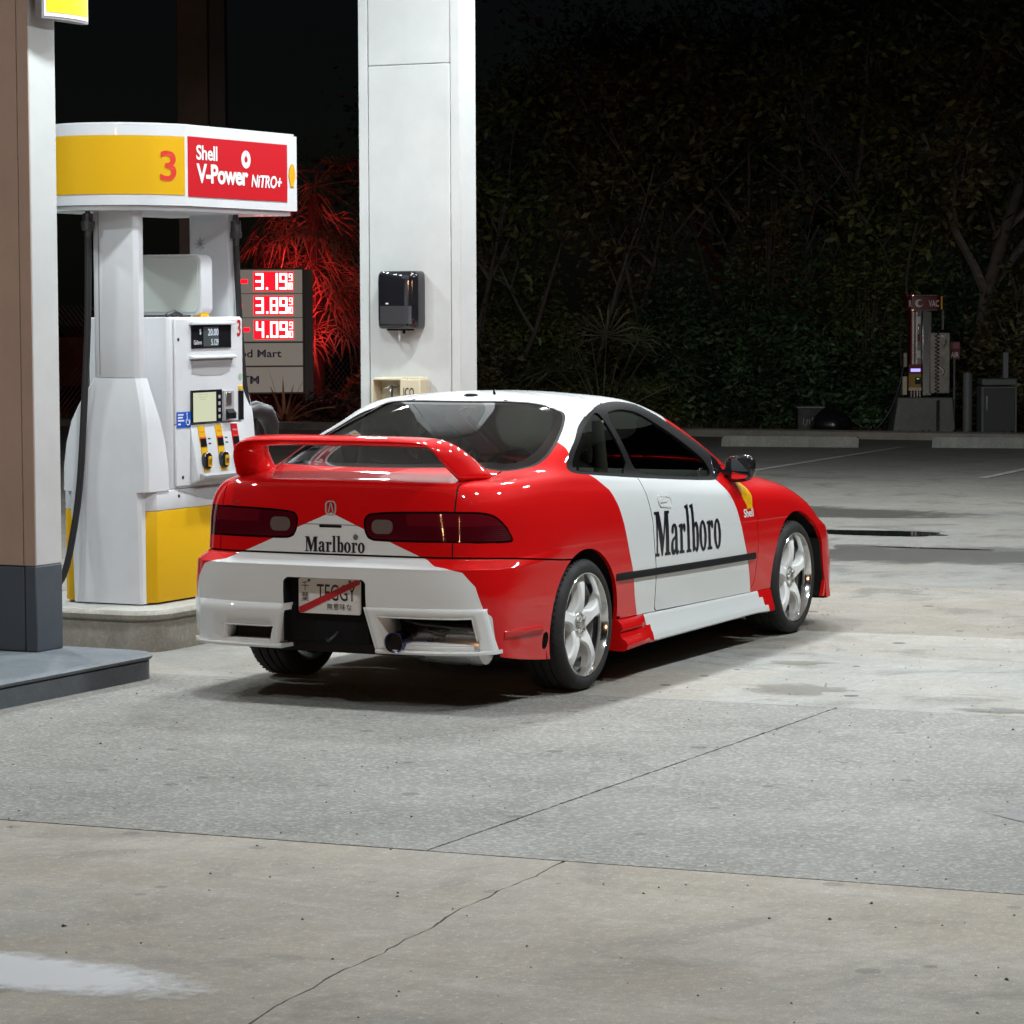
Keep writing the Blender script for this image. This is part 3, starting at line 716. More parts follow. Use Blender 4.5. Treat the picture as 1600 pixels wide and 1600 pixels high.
# scallop emblem
def scallop(scale=1.0, grow=0.0):
    pts = []
    n = 7
    for i in range(n):
        for k in range(5):
            a = math.radians(200-220*(i+k/5)/n)
            r = .5+.025*math.sin(math.pi*k/5)+grow
            pts.append((r*math.cos(a), .52+r*math.sin(a)*.98))
    pts += [(.46+grow, .35), (.30+grow*.5, .12), (.30+grow*.5, -grow), (-.30-grow*.5, -grow), (-.30-grow*.5, .12), (-.46-grow, .35)]
    return [(p[0]*scale, p[1]*scale) for p in pts]
def rib(a, w, scale):
    s, c = math.sin(math.radians(a)), math.cos(math.radians(a))
    p0 = Vector((c*.10, .12+s*.05)); p1 = Vector((c*.40, .52+s*.42)); n = (p1-p0).normalized().orthogonal()
    return [tuple((p0-n*w*.4)*scale), tuple((p1-n*w)*scale), tuple((p1+n*w)*scale), tuple((p0+n*w*.4)*scale)]
def emblem_set(place, scale):
    place(curve_mesh([scallop(scale, .045)]), M['decal_orange'], .0012)
    place(curve_mesh([scallop(scale)]), M['decal_yellow'], .0020)
    place(curve_mesh([rib(a, .010, scale) for a in (20, 48, 76, 104, 132, 160)]), M['decal_orange'], .0028)
for sgn, x0, xt in ((-1, 1.915, 1.832), (1, 1.915, 1.972)):
    emblem_set(lambda me, mt, lf: on_side(me, 'scallop_emblem', mt, x0+.008, .690, 0, sgn, lf, step=.012), .125)
    on_side(fit_text(text_raw('Shell', offset=.02), .132, .042), 'lettering', M['decal_white'], xt, .648, -.01*(-sgn), sgn, .002)
# -- rear wing: one airfoil loft running foot - blade - foot --------------------------
def wing_section(c, t, x_rear, x_front, thick):
    """section in the plane of x and the normal of the wing's path; t = path tangent in yz"""
    ny, nz = -t[1], t[0]
    pts = []
    N = 16
    for k in range(N):
        a = 2*math.pi*k/N; u = (1-math.cos(a))/2          # 0 rear .. 1 front
        h = thick*.5*math.sin(a)*(.55+.9*u*(1-u)*2)*(1.15 if math.sin(a) > 0 else .8)
        pts.append((x_rear+(x_front-x_rear)*u, c[0]+ny*h, c[1]+nz*h+.012*(1-u)**2))
    return pts
path = []   # (y, z, x_rear, x_front, thick)
half = [(0, 1.118, -.868, -.635, .050), (.15, 1.118, -.868, -.635, .050), (.30, 1.117, -.868, -.632, .050), (.405, 1.114, -.866, -.625, .050),
        (.448, 1.107, -.864, -.606, .052), (.478, 1.090, -.860, -.582, .056), (.497, 1.064, -.848, -.545, .060), (.511, 1.032, -.826, -.498, .064),
        (.524, 1.000, -.793, -.448, .068), (.540, .967, -.753, -.403, .076), (.552, .944, -.735, -.390, .080)]
full = [(-p[0], *p[1:]) for p in half[:0:-1]]+half
secs = []
for i, p in enumerate(full):
    q0, q1 = full[max(i-1, 0)], full[min(i+1, len(full)-1)]
    t = Vector((q1[0]-q0[0], q1[1]-q0[1])).normalized()
    secs.append(wing_section((p[0], p[1]), t, p[2], p[3], p[4]))
b = MB(); b.sweep(secs); b.build('rear_wing', M['red'], CAR, smooth=60, subsurf=1)

MIRY = .792
# -- side rub strip, skirts, handles, mirrors -------------------------------------------
for sg in (-1, 1):
    b = MB(); secs = []
    for x in np.linspace(.300, 1.986, 30):
        z = .478-.0175*(x-.3); y = abs(side_y(x, z, sg)); h = .0175
        k = min(1, (x-.300)/.012+.3, (1.986-x)/.006+.3)
        secs.append([(x, sg*(y-.004), z-h), (x, sg*(y+.009*k), z-h*.85), (x, sg*(y+.013*k), z-h*.3), (x, sg*(y+.013*k), z+h*.35), (x, sg*(y+.008*k), z+h*.9), (x, sg*(y-.004), z+h)])
    b.sweep(secs); b.build('rub_strip', M['rubber'], CAR, smooth=35)
    # skirt: flared lower sill with a stepped rear end
    b = MB(); secs = []; xs = list(np.linspace(.318, 2.215, 44))
    for x in xs:
        zt = .284-.0105*(x-.3); y = abs(side_y(x, zt+.02, sg))
        e = np.interp(x, [.318, .36, .55, .75, 1.9, 2.1, 2.215], [.030, .034, .028, .018, .014, .020, .012])
        st = np.interp(x, [.318, .34, .52, .60, .62], [1, 1, 1, .35, 0])   # steps near the tyre
        zb = np.interp(x, [.318, .50, 2.0, 2.215], [.142, .150, .160, .150])
        H = zt-zb
        prof = [(-.03, 0), (.0005, 0), (.004+.010*st, -.04*H), (.006+e*.1+.020*st, -.14*H), (.008+e*.2+.022*st, -.30*H), (.010+e*.3+.002*st, -.38*H), (.012+e*.5+.004*st, -.58*H),
                (.014+e*.75+.018*st, -.68*H), (.015+e*.9+.020*st, -.80*H), (.016+e+.010*st, -.94*H), (.010+e, -H), (-.05, -H*.98)]
        secs.append([(x, sg*(y+p[0]), zt+p[1]) for p in prof])
    b.sweep(secs)
    o = b.build('side_skirt', [M['white'], M['red']], CAR, smooth=38)
    # colour: red at both ends, edges follow the steps
    for p in o.data.polygons:
        c = p.center; zt = .284-.0105*(c.x-.3); k = (zt-c.z)/.13
        if c.x < .60+.10*k+.025*math.sin(k*14) or c.x > 2.03+.13*k: p.material_index = 1
    # recessed door handle: bezel cup and flap
    hx, hz = .862, .790
    b = MB(); ring_o = rounded(-.082, .082, -.031, .031, .028, 6); ring_i = rounded(-.070, .072, -.022, .020, .018, 6)
    vs = []
    n = len(ring_o)
    def yo(a, c): return abs(side_y(hx+a, hz+c, sg))
    for r_, d in ((ring_o, .0005), (ring_o, .004), (ring_i, .005), (ring_i, -.004)):
        vs += [(hx+p[0], sg*(yo(*p)+d), hz+p[1]-.10*p[0]) for p in r_]
    fs = []
    for L in range(3): fs += [(L*n+i, L*n+(i+1) % n, (L+1)*n+(i+1) % n, (L+1)*n+i) for i in range(n)]
    b.add(vs, fs); b.add(vs[3*n:], [tuple(range(n))], 1)
    dh = b.build('door_handle', [M['white'], M['trim']], CAR, smooth=45)
    flap = MB(); fl_ = [(-.066, -.012), (.02, -.004), (.058, .016), (-.05, .018), (-.066, .006)]
    flap.add([(hx+p[0], sg*(yo(*p)+.0055), hz+p[1]-.10*p[0]) for p in fl_]+[(hx+p[0], sg*(yo(*p)+.0005), hz+p[1]-.10*p[0]) for p in fl_],
             [(0, 1, 2, 3, 4)]+[(i, (i+1) % 5, 5+(i+1) % 5, 5+i) for i in range(5)])
    flap.build('pull_flap', M['white'], dh, bevel=.002)
    # wing mirror
    b = MB(); N = 20; secs = []
    for (x, ry, rz, dz, dy) in ((1.795, .078, .052, 0, 0), (1.80, .083, .057, 0, 0), (1.84, .082, .056, 0, 0), (1.89, .066, .045, -.002, -.004), (1.925, .038, .026, -.004, -.010), (1.938, .012, .008, -.006, -.014)):
        sec = []
        for k in range(N):
            a = 2*math.pi*k/N; ca, sa = math.cos(a), math.sin(a)
            q = (abs(ca)**3.2+abs(sa)**3.2)**(-1/3.2)
            sec.append((x+.02*ca*q*0-.018*ca*q, sg*(MIRY+dy+ry*ca*q), .893+dz+rz*1.18*sa*q+.006*ca*q))
        secs.append(sec)
    b.sweep(secs)
    b.box(1.80, 1.86, min(sg*.66, sg*.75), max(sg*.66, sg*.75), .862, .888)
    mir = b.build('wing_mirror', M['gloss_black'], CAR, smooth=50)
    g = MB(); sec = [((p[0]-.0015), (p[1]-sg*MIRY)*.86+sg*MIRY, (p[2]-.893)*.84+.893) for p in secs[0]]
    g.add(sec, [tuple(range(N))]); g.build('mirror_glass', M['mirror'], mir)
    b = MB()  # sail panel at the front corner of the window
    tri = [(1.665, .866), (1.735, .968), (1.81, .930), (1.83, .880)]
    b.add([(x, sg*(abs(side_y(x, z, sg))+.006), z) for x, z in tri]+[(x, sg*(abs(side_y(x, z, sg))-.01), z) for x, z in tri], [(0, 1, 2, 3), (7, 6, 5, 4)]+[(i, (i+1) % 4, 4+(i+1) % 4, 4+i) for i in range(4)])
    b.build('mirror_sail', M['gloss_black'], CAR, bevel=.004)

# -- exhaust ------------------------------------------------------------------------------
b = MB(); b.lathe([(.040, -.958), (.0435, -.960), (.0435, -.955), (.043, -.88), (.040, -.86)], (0, -.349, .291), 'x', 28)
b.lathe([(.0385, -.957), (.0385, -.80)], (0, -.349, .291), 'x', 28, 1)
b.f = [f for f in b.f if len(f) == 4]; b.m = b.m[:28*4]+[1]*(len(b.f)-28*4); b.add([(-.930, -.349+.040*math.cos(2*math.pi*k/20), .291+.040*math.sin(2*math.pi*k/20)) for k in range(20)], [tuple(range(20))], 1); b.build('exhaust_tip', [M['exhaust_tip'], M['void']], CAR, smooth=40, fix=False)
b = MB(); b.tube([(-.90, -.349, .291), (-.83, -.36, .29), (-.78, -.40, .285)], [.034, .034, .04], 16)
b.lathe([(.02, -.70), (.078, -.69), (.085, -.66), (.085, -.42), (.078, -.39), (.02, -.38)], (-.765, 0, .272), 'y', 28)
b.build('muffler', M['steel'], CAR, smooth=40)
b = MB(); b.tube([(-.80, -.44, .345), (-.85, -.46, .335), (-.85, -.52, .325), (-.80, -.55, .34)], .006, 8); b.tube([(-.86, -.33, .24), (-.85, -.40, .225), (-.80, -.46, .22), (-.72, -.50, .235)], .008, 8); b.tube([(-.78, -.30, .37), (-.84, -.40, .36), (-.84, -.66, .345)], .006, 8)
b.build('exhaust_hanger', M['darkmetal'], CAR, smooth=60)

# -- roof fittings ---------------------------------------------------------------------------
b = MB(); b.lathe([(.028, 0), (.026, .006), (.016, .011), (.0, .012)], (0, 0, 0), 'z', 18)
for v in range(len(b.v)):
    p = b.v[v]; b.v[v] = (.415+p[0], -.02+p[1]*1.3, 1.2835+p[2])
b.build('washer_nozzle', M['trim'], CAR, smooth=60)
b = MB(); b.tube([(.47, -.115, 1.283), (.462, -.115, 1.300), (.458, -.115, 1.312)], [.007, .006, .003], 8); b.build('antenna_stub', M['trim'], CAR, smooth=60)

# -- cabin ---------------------------------------------------------------------------------------
def seat(x, y):
    s = MB()
    secs = []
    for z, w, d, xo in ((.42, .22, .09, 0), (.52, .245, .10, -.03), (.68, .25, .09, -.09), (.82, .22, .075, -.145), (.90, .15, .06, -.175), (.925, .09, .04, -.185)):
        sec = []
        for k in range(16):
            a = 2*math.pi*k/16; q = (abs(math.cos(a))**3+abs(math.sin(a))**3)**(-1/3)
            sec.append((x+xo+d*math.cos(a)*q, y+w*math.sin(a)*q, z))
        secs.append(sec)
    s.sweep(secs); s.box(x-.02, x+.46, y-.24, y+.24, .30, .46)
    o = s.build('seat', M['fabric'], CAR, smooth=50)
    h = MB(); secs = []
    for z, w, d in ((.945, .08, .03), (.965, .12, .045), (1.02, .125, .05), (1.075, .115, .045), (1.10, .07, .03)):
        sec = []
        for k in range(14):
            a = 2*math.pi*k/14; q = (abs(math.cos(a))**3+abs(math.sin(a))**3)**(-1/3)
            sec.append((x-.20+d*math.cos(a)*q, y+w*math.sin(a)*q, z))
        secs.append(sec)
    h.sweep(secs)
    for dy in (-.05, .05): h.tube([(x-.19, y+dy, .90), (x-.20, y+dy, .96)], .007, 8)
    h.build('headrest', M['fabric'], o, smooth=50)
seat(.98, -.34); seat(.98, .34)
b = MB(); b.box(-.02, .42, -.56, .56, .50, .60); b.prism([(-.10, .60), (.02, .60), (-.02, .86), (-.16, .88)], 'y', -.54, .54); b.build('rear_bench', M['fabric'], CAR, bevel=.03, seg=3)
b = MB(); b.box(-.58, -.12, -.58, .58, .70, .715); b.build('cargo_shelf', M['fabric'], CAR)
b = MB(); b.prism([(1.75, .55), (2.12, .55), (2.16, .84), (1.98, .87), (1.80, .845), (1.73, .76)], 'y', -.66, .66); b.build('dashboard', M['fabric'], CAR, bevel=.03, seg=3)
b = MB(); c0 = Vector((1.60, .36, .80)); ax = Vector((-.92, 0, .38)).normalized(); e1 = Vector((0, 1, 0)); e2 = ax.cross(e1)
pts = [c0+(e1*math.cos(t)+e2*math.sin(t))*.185 for t in np.linspace(0, 2*math.pi, 25)]
b.tube(pts, .014, 10, cap=False); b.tube([c0+e1*.18, c0, c0-e1*.18], [.012, .05, .012], 10); b.tube([c0, c0-ax*.25], .03, 10)
b.build('steering_wheel', M['trim'], CAR, smooth=60)
for sg in (-1, 1):
    MB().tube([(.52, sg*.66, .55), (.55, sg*.60, 1.17)], [.045, .03], 8).build('pillar_trim', M['fabric_tan'], CAR, smooth=60)
# folded cloth on the parcel shelf
b = MB(); random.seed(4)
secs = []
for i in range(9):
    u = i/8; sec = []
    for k in range(10):
        w = k/9
        sec.append((-.42+.30*u, .06+.42*w, .722+.075*math.sin(math.pi*min(1, u*1.15))*(.4+.6*math.sin(math.pi*w))+.012*math.sin(7*u+9*w)))
    secs.append(sec)
b.sweep(secs, closed=False, cap=False)
o = b.build('folded_cloth', [M['decal_white'], M['decal_red']], CAR, smooth=80)
for p in o.data.polygons:
    if abs(p.center.y-.22) < .10*(1-(p.center.x+.42)/.3): p.material_index = 1

# -- wheels ------------------------------------------------------------------------------------------
def make_wheel(loc, sg, steer=0.0):
    """sg = -1: outer face towards -y"""
    W = bpy.data.objects.new('wheel', None); COL.objects.link(W); W.parent = CAR; W.location = loc
    W.rotation_euler = (0, 0, steer)
    if sg > 0: W.scale = (1, -1, 1)
    R = .292
    # tyre: outer side at y = -.010, inner at y = .205
    prof = [(.222, .010), (.229, -.001), (.240, -.009), (.252, -.012), (.268, -.008), (.280, .002), (.287, .013), (.2895, .020)]
    for y in (.024, .026, .028, .052, .054, .060, .062, .094, .096, .102, .104, .134, .136, .142, .144, .168, .170):
        gro = any(abs(y-g) < .0045 for g in (.057, .099, .139))
        prof.append((.283 if gro and min(abs(y-g) for g in (.057, .099, .139)) < .0035 else .2915, y))
    prof += [(.2895, .176), (.287, .184), (.280, .194), (.268, .203), (.25, .206), (.235, .200), (.222, .186)]
    b = MB(); b.lathe(prof, (0, 0, 0), 'y', 72, closed=False)
    b.f = [f for f in b.f if len(f) == 4]; b.m = b.m[:len(b.f)]
    ty = b.build('tyre', M['tyre'], W, smooth=30, fix=True)
    # sidewall shoulder blocks
    tb = MB()
    for k in range(60):
        a = 2*math.pi*k/60; ca, sa = math.cos(a), math.sin(a); t = Vector((-sa, 0, ca)); rr = Vector((ca, 0, sa))
        for y0, y1 in ((.012, .024), (.170, .182)):
            p = rr*.2885; vs = []
            for dr in (0, .0035):
                for dt in (-.0045, .0045):
                    for y in (y0, y1): vs.append(p+rr*dr+t*dt+Vector((0, y, 0)))
            tb.add(vs, [(0, 1, 3, 2), (4, 6, 7, 5), (0, 2, 6, 4), (1, 5, 7, 3), (0, 4, 5, 1), (2, 3, 7, 6)])
    tr = tb.build('tread_block', M['tyre'], ty); tr['kind'] = 'stuff'
    # rim: polished lip, barrel
    b = MB(); b.lathe([(.2235, .014), (.2325, .002), (.2335, -.003), (.2305, -.0065), (.2275, -.006), (.2245, .0), (.2195, .014), (.2155, .026), (.2145, .040), (.2135, .060)], (0, 0, 0), 'y', 72)
    b.f = [f for f in b.f if len(f) == 4]; b.m = b.m[:len(b.f)]
    rim = b.build('rim', M['polish'], W, smooth=35)
    b = MB(); b.lathe([(.2134, .060), (.200, .085), (.196, .16), (.21, .19), (.222, .195)], (0, 0, 0), 'y', 60)
    b.f = [f for f in b.f if len(f) == 4]; b.m = b.m[:len(b.f)]
    b.build('barrel', M['barrel'], rim, smooth=35)
    # five fat spokes
    for k in range(5):
        b = MB(); a0 = math.radians(90+72*k); e1 = Vector((math.cos(a0), 0, math.sin(a0))); e2 = Vector((-math.sin(a0), 0, math.cos(a0)))
        secs = []
        for r, w, y0, y1 in ((.030, .030, .030, .075), (.060, .046, .026, .07), (.085, .033, .014, .062), (.115, .0245, .009, .055), (.150, .0245, .009, .055), (.178, .031, .013, .058), (.198, .044, .019, .062), (.2145, .056, .028, .066)):
            c = e1*r; ch = min(.008, w*.3)
            tw = .004*math.sin((r-.03)/.17*math.pi)
            sec = []
            for u, y in ((-w, y1), (-w, y0+ch*1.4), (-w+ch, y0+ch*.25), (-w*.70, y0), (w*.70, y0), (w-ch, y0+ch*.25), (w, y0+ch*1.4), (w, y1)):
                sec.append(c+e2*(u+tw)+Vector((0, y, 0)))
            secs.append(sec)
        b.sweep(secs); b.build('spoke', M['rimwhite'], rim, smooth=24)
    b = MB(); b.lathe([(.058, .075), (.058, .030), (.054, .026), (.046, .026), (.044, .033), (.026, .033), (.024, .020), (.020, .014), (.0, .012)], (0, 0, 0), 'y', 36, 0)
    b.build('hub_cap', M['steel'], rim, smooth=35)
    for k in range(4):
        a = math.radians(45+90*k); n = MB()
        n.lathe([(.0105, .034), (.0105, .012), (.008, .009), (0, .009)], (.035*math.cos(a), 0, .035*math.sin(a)), 'y', 6); n.build('lug_nut', M['polish'], rim)
    # brake disc and caliper behind
    b = MB(); b.lathe([(.05, .095), (.128, .095), (.128, .115), (.05, .115)], (0, 0, 0), 'y', 40); b.build('brake_disc', M['darkmetal'], W, smooth=30)
    b = MB(); b.prism([(.075, -.05), (.135, -.06), (.148, 0), (.135, .06), (.075, .05)], 'y', .08, .13); b.build('brake_caliper', M['darkmetal'], W, bevel=.006)
    b = MB(); b.lathe([(.045, .07), (.045, .20), (.19, .205), (.19, .215)], (0, 0, 0), 'y', 30); b.build('hub_carrier', M['void'], W, smooth=40)
    return W
for x in (0.0, 2.57):
    for sg in (-1, 1):
        make_wheel((x, sg*.792, .2925), sg)
# ================================================================== the forecourt
def concrete(name, col, speck=.0, tan=.0, stain=.3, rough=.82, spots=0.0, bump=.35, wet=0.0, scale=1.0):
    m, nt, b = nodes_of(name); L = nt.links; N = nt.nodes.new
    tc = N('ShaderNodeTexCoord')
    def noise(s, d=6, r=.6, dist=0.0):
        n = N('ShaderNodeTexNoise'); n.inputs['Scale'].default_value = s*scale; n.inputs['Detail'].default_value = d; n.inputs['Roughness'].default_value = r; n.inputs['Distortion'].default_value = dist
        L.new(tc.outputs['Object'], n.inputs['Vector']); return n.outputs[0]
    def rng(src, a, c, lo, hi):
        r = N('ShaderNodeMapRange'); r.inputs[1].default_value = a; r.inputs[2].default_value = c; r.inputs[3].default_value = lo; r.inputs[4].default_value = hi
        L.new(src, r.inputs[0]); return r.outputs[0]
    def mix(fac, a, c, mode='MIX'):
        x = N('ShaderNodeMix'); x.data_type = 'RGBA'; x.blend_type = mode
        for s, v in ((x.inputs[0], fac), (x.inputs[6], a), (x.inputs[7], c)):
            if hasattr(v, 'is_linked') or hasattr(v, 'links'): L.new(v, s)
            elif isinstance(v, (int, float)): s.default_value = v
            else: s.default_value = (*v, 1)
        return x.outputs[2]
    base = mix(rng(noise(.55, 8, .65, .6), .35, .65, 0, 1), tuple(c*.72 for c in col), tuple(min(1, c*1.16) for c in col))
    base = mix(rng(noise(2.6, 10, .72, .3), .45, .57, 0, .50), base, tuple(c*.70 for c in col))
    if tan: base = mix(rng(noise(.8, 6, .6, 1.2), .42, .58, 0, tan), base, (col[0]*.95, col[1]*.78, col[2]*.58))
    # long drag marks along the lane and drip stains
    mpg = N('ShaderNodeMapping'); mpg.inputs['Scale'].default_value = (.5, 4.5, 1); mpg.inputs['Rotation'].default_value = (0, 0, .12); L.new(tc.outputs['Object'], mpg.inputs[0])
    sn = N('ShaderNodeTexNoise'); sn.inputs['Scale'].default_value = 1.4; sn.inputs['Detail'].default_value = 8; sn.inputs['Roughness'].default_value = .7; L.new(mpg.outputs[0], sn.inputs['Vector'])
    base = mix(rng(sn.outputs[0], .50, .70, 0, .45), base, tuple(c*.58 for c in col))
    mpg2 = N('ShaderNodeMapping'); mpg2.inputs['Scale'].default_value = (5, .7, 1); mpg2.inputs['Rotation'].default_value = (0, 0, -.2); L.new(tc.outputs['Object'], mpg2.inputs[0])
    sn2 = N('ShaderNodeTexNoise'); sn2.inputs['Scale'].default_value = 1.1; sn2.inputs['Detail'].default_value = 9; sn2.inputs['Roughness'].default_value = .72; L.new(mpg2.outputs[0], sn2.inputs['Vector'])
    base = mix(rng(sn2.outputs[0], .52, .66, 0, .40), base, tuple(min(1, c*1.30) for c in col))
    base = mix(rng(noise(1.3, 9, .68, 1.2), .54, .63, 0, stain), base, (col[0]*.30, col[1]*.28, col[2]*.25))
    base = mix(rng(noise(14, 10, .80, .4), .44, .60, 0, .50), base, tuple(c*.62 for c in col))
    base = mix(rng(noise(5.5, 9, .75, .5), .52, .68, 0, .28), base, tuple(min(1, c*1.35) for c in col))
    fine = noise(230, 4, .85)
    base = mix(rng(fine, .44, .58, 0, .60), base, tuple(c*.42 for c in col))
    base = mix(rng(noise(45, 5, .85), .55, .64, 0, .40), base, tuple(min(1, c*1.7) for c in col))
    hgt = fine
    if speck:
        v = N('ShaderNodeTexVoronoi'); v.inputs['Scale'].default_value = 72*scale; v.feature = 'F1'; L.new(tc.outputs['Object'], v.inputs['Vector'])
        base = mix(rng(v.outputs['Distance'], .10, .45, 0, speck), base, tuple(c*.45 for c in col))
        sep = N('ShaderNodeSeparateColor'); L.new(v.outputs['Color'], sep.inputs[0])
        base = mix(rng(sep.outputs[0], .62, .95, 0, speck*.45), base, tuple(min(1, c*1.75) for c in col))
        hgt = v.outputs['Distance']
    if spots:
        v = N('ShaderNodeTexVoronoi'); v.voronoi_dimensions = '2D'; v.inputs['Scale'].default_value = 2.1; v.feature = 'F1'; v.inputs['Randomness'].default_value = 1.0; L.new(tc.outputs['Object'], v.inputs['Vector'])
        sep = N('ShaderNodeSeparateColor'); L.new(v.outputs['Color'], sep.inputs[0])
        th = rng(sep.outputs[1], .35, 1, 0, .075)
        lt = N('ShaderNodeMath'); lt.operation = 'LESS_THAN'; L.new(v.outputs['Distance'], lt.inputs[0]); L.new(th, lt.inputs[1])
        mu = N('ShaderNodeMath'); mu.operation = 'MULTIPLY'; L.new(lt.outputs[0], mu.inputs[0]); mu.inputs[1].default_value = spots
        base = mix(mu.outputs[0], base, (.03, .03, .03))
    L.new(base, b.inputs['Base Color'])
    L.new(rng(noise(1.7, 5), .35, .65, rough-.10-wet, rough+.08), b.inputs['Roughness'])
    bp = N('ShaderNodeBump'); bp.inputs['Strength'].default_value = bump; bp.inputs['Distance'].default_value = .004
    L.new(hgt, bp.inputs['Height']); L.new(bp.outputs[0], b.inputs['Normal'])
    return m
M['conc_tan'] = concrete('worn tan concrete', (.40, .375, .33), tan=.40, stain=.45, spots=.32, bump=.5)
M['conc_agg'] = concrete('exposed aggregate concrete', (.325, .320, .295), speck=.55, stain=.55, spots=.45, bump=.9)
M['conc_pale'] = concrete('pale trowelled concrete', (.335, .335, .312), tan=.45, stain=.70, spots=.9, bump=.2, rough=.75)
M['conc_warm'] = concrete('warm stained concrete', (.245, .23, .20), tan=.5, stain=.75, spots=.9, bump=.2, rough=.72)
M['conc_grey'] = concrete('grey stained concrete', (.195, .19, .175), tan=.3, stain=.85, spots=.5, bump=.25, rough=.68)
M['asphalt'] = concrete('old asphalt', (.225, .215, .19), speck=.25, stain=.85, bump=.5, rough=.8)
M['joint'] = simple('joint filler', (.02, .019, .018), .9)
M['kerb_paint'] = concrete('painted kerb concrete', (.165, .195, .22), stain=.35, bump=.15, rough=.55)
M['kerb_raw'] = concrete('bare kerb concrete', (.33, .315, .27), tan=.4, stain=.5, bump=.2, rough=.6)
M['kerb_top'] = concrete('pale kerb top', (.46, .46, .43), stain=.35, spots=.6, bump=.2, rough=.6)
M['soil'] = concrete('dark soil', (.045, .035, .026), stain=.4, bump=1.0, rough=.95)

random.seed(11)
ground = MB().add([(-150, -150, -.04), (220, -150, -.04), (220, 200, -.04), (-150, 200, -.04)], [(0, 1, 2, 3)]).build('ground', M['joint'])
tag(ground, kind='structure')
forecourt = MB().add([(-9, -9.5, -.02), (12, -9.5, -.02), (12, 11, -.02), (-9, 11, -.02)], [(0, 1, 2, 3)]).build('forecourt', M['joint'])
tag(forecourt, kind='structure')
def J(x0, y): return x0-.055*(y+.45)
crack = []
for i in range(121):
    t = i/120; x = -9+(J(-3.88, -2.47)+9)*t; tt = (x+6.01)/2.25
    crack.append((x, -2.67+.20*tt+random.uniform(-.004, .004)+.007*math.sin(31*t)+.005*math.sin(83*t+1)+.012*math.sin(9*t)))
crack[-1] = (J(-3.88, -2.47), -2.47)
g = .004
def slab(poly, mat, z=0.0, bev=.0015):
    o = MB().prism(poly, 'z', z-.015, z).build('slab', mat, forecourt)
    md = o.modifiers.new('bevel', 'BEVEL'); md.width = bev; md.segments = 2; md.limit_method = 'ANGLE'; md.angle_limit = math.radians(60)
    return o
def edge(x0, ys): return [(J(x0, y), y) for y in ys]
slab([(p[0], p[1]+.0018*random.uniform(.1, 2.4)) for p in crack[:-1]]+[(J(-3.882, -2.46), -2.464)]+edge(-3.882, [11])+[(-9, 11)], M['conc_tan'])
slab([(-9, -9.5)]+edge(-3.882, [-9.5, -2.476])+[(p[0], p[1]-.0018*random.uniform(.1, 2.4)) for p in crack[::-1][1:]], M['conc_tan'])
def jag(y, x0, x1, d):   # slightly crumbled saw cut
    return [(x0+(x1-x0)*i/160, y+d*random.uniform(.25, 1.9)*(1.5 if random.random() > .9 else 1)) for i in range(161)]
yj = -2.0
slab(jag(yj, J(-3.875, yj)+.004, J(-.165, yj)-.004, .0032)+edge(-.165, [yj+.01, 11])+edge(-3.8775, [11]), M['conc_agg'], .0005)
slab(edge(-3.8775, [-9.5])+edge(-.165, [-9.5, yj-.01])+jag(yj, J(-3.875, yj)+.004, J(-.165, yj)-.004, -.0032)[::-1], M['conc_agg'], .0)
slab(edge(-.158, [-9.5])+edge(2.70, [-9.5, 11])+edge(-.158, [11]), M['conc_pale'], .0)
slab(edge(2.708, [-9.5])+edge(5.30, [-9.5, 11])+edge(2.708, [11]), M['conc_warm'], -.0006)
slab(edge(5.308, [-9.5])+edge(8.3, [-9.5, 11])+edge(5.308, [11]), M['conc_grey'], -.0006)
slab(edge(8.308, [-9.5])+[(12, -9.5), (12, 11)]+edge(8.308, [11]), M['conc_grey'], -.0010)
lot = MB().add([(12.008, -40, -.002), (24.2, -40, -.002), (24.2, 60, -.002), (12.008, 60, -.002)], [(0, 1, 2, 3)]).build('parking_lot', M['asphalt']); tag(lot, kind='structure')
lot2 = MB().add([(-9, 11.006, -.002), (12, 11.006, -.002), (12, 60, -.002), (-9, 60, -.002)], [(0, 1, 2, 3)]).build('driveway', M['asphalt']); tag(lot2, kind='structure')
bed = MB().add([(24.3, -40, .01), (150, -40, .01), (150, 140, .01), (24.3, 140, .01)], [(0, 1, 2, 3)]).build('planting_bed', M['soil']); tag(bed, kind='structure')
k = MB(); k.prism([(24.08, -.04), (24.10, .085), (24.13, .10), (24.32, .10), (24.32, -.04)], 'y', -40, 60)
kerb = k.build('kerb', M['kerb_raw'], smooth=30); tag(kerb, kind='structure')
M['linepaint'] = simple('worn line paint', (.42, .42, .40), .7, var=.55, vscale=6)
def ground_strip(name, p0, p1, w, z, mat):
    p0, p1 = Vector(p0), Vector(p1); d = (p1-p0).normalized(); n = Vector((-d.y, d.x))*w/2
    o = MB().add([(*(p0+n), z), (*(p0-n), z), (*(p1-n), z), (*(p1+n), z)], [(0, 1, 2, 3)]).build(name, mat); tag(o, kind='structure'); return o
ground_strip('parking_line', (16.2, 5.08), (22.3, 5.39), .10, .0025, M['linepaint'])
ground_strip('parking_line', (16.4, 2.55), (22.5, 2.85), .10, .0025, M['linepaint'])
ground_strip('parking_line', (16.0, 7.6), (22.1, 7.9), .10, .0025, M['linepaint'])
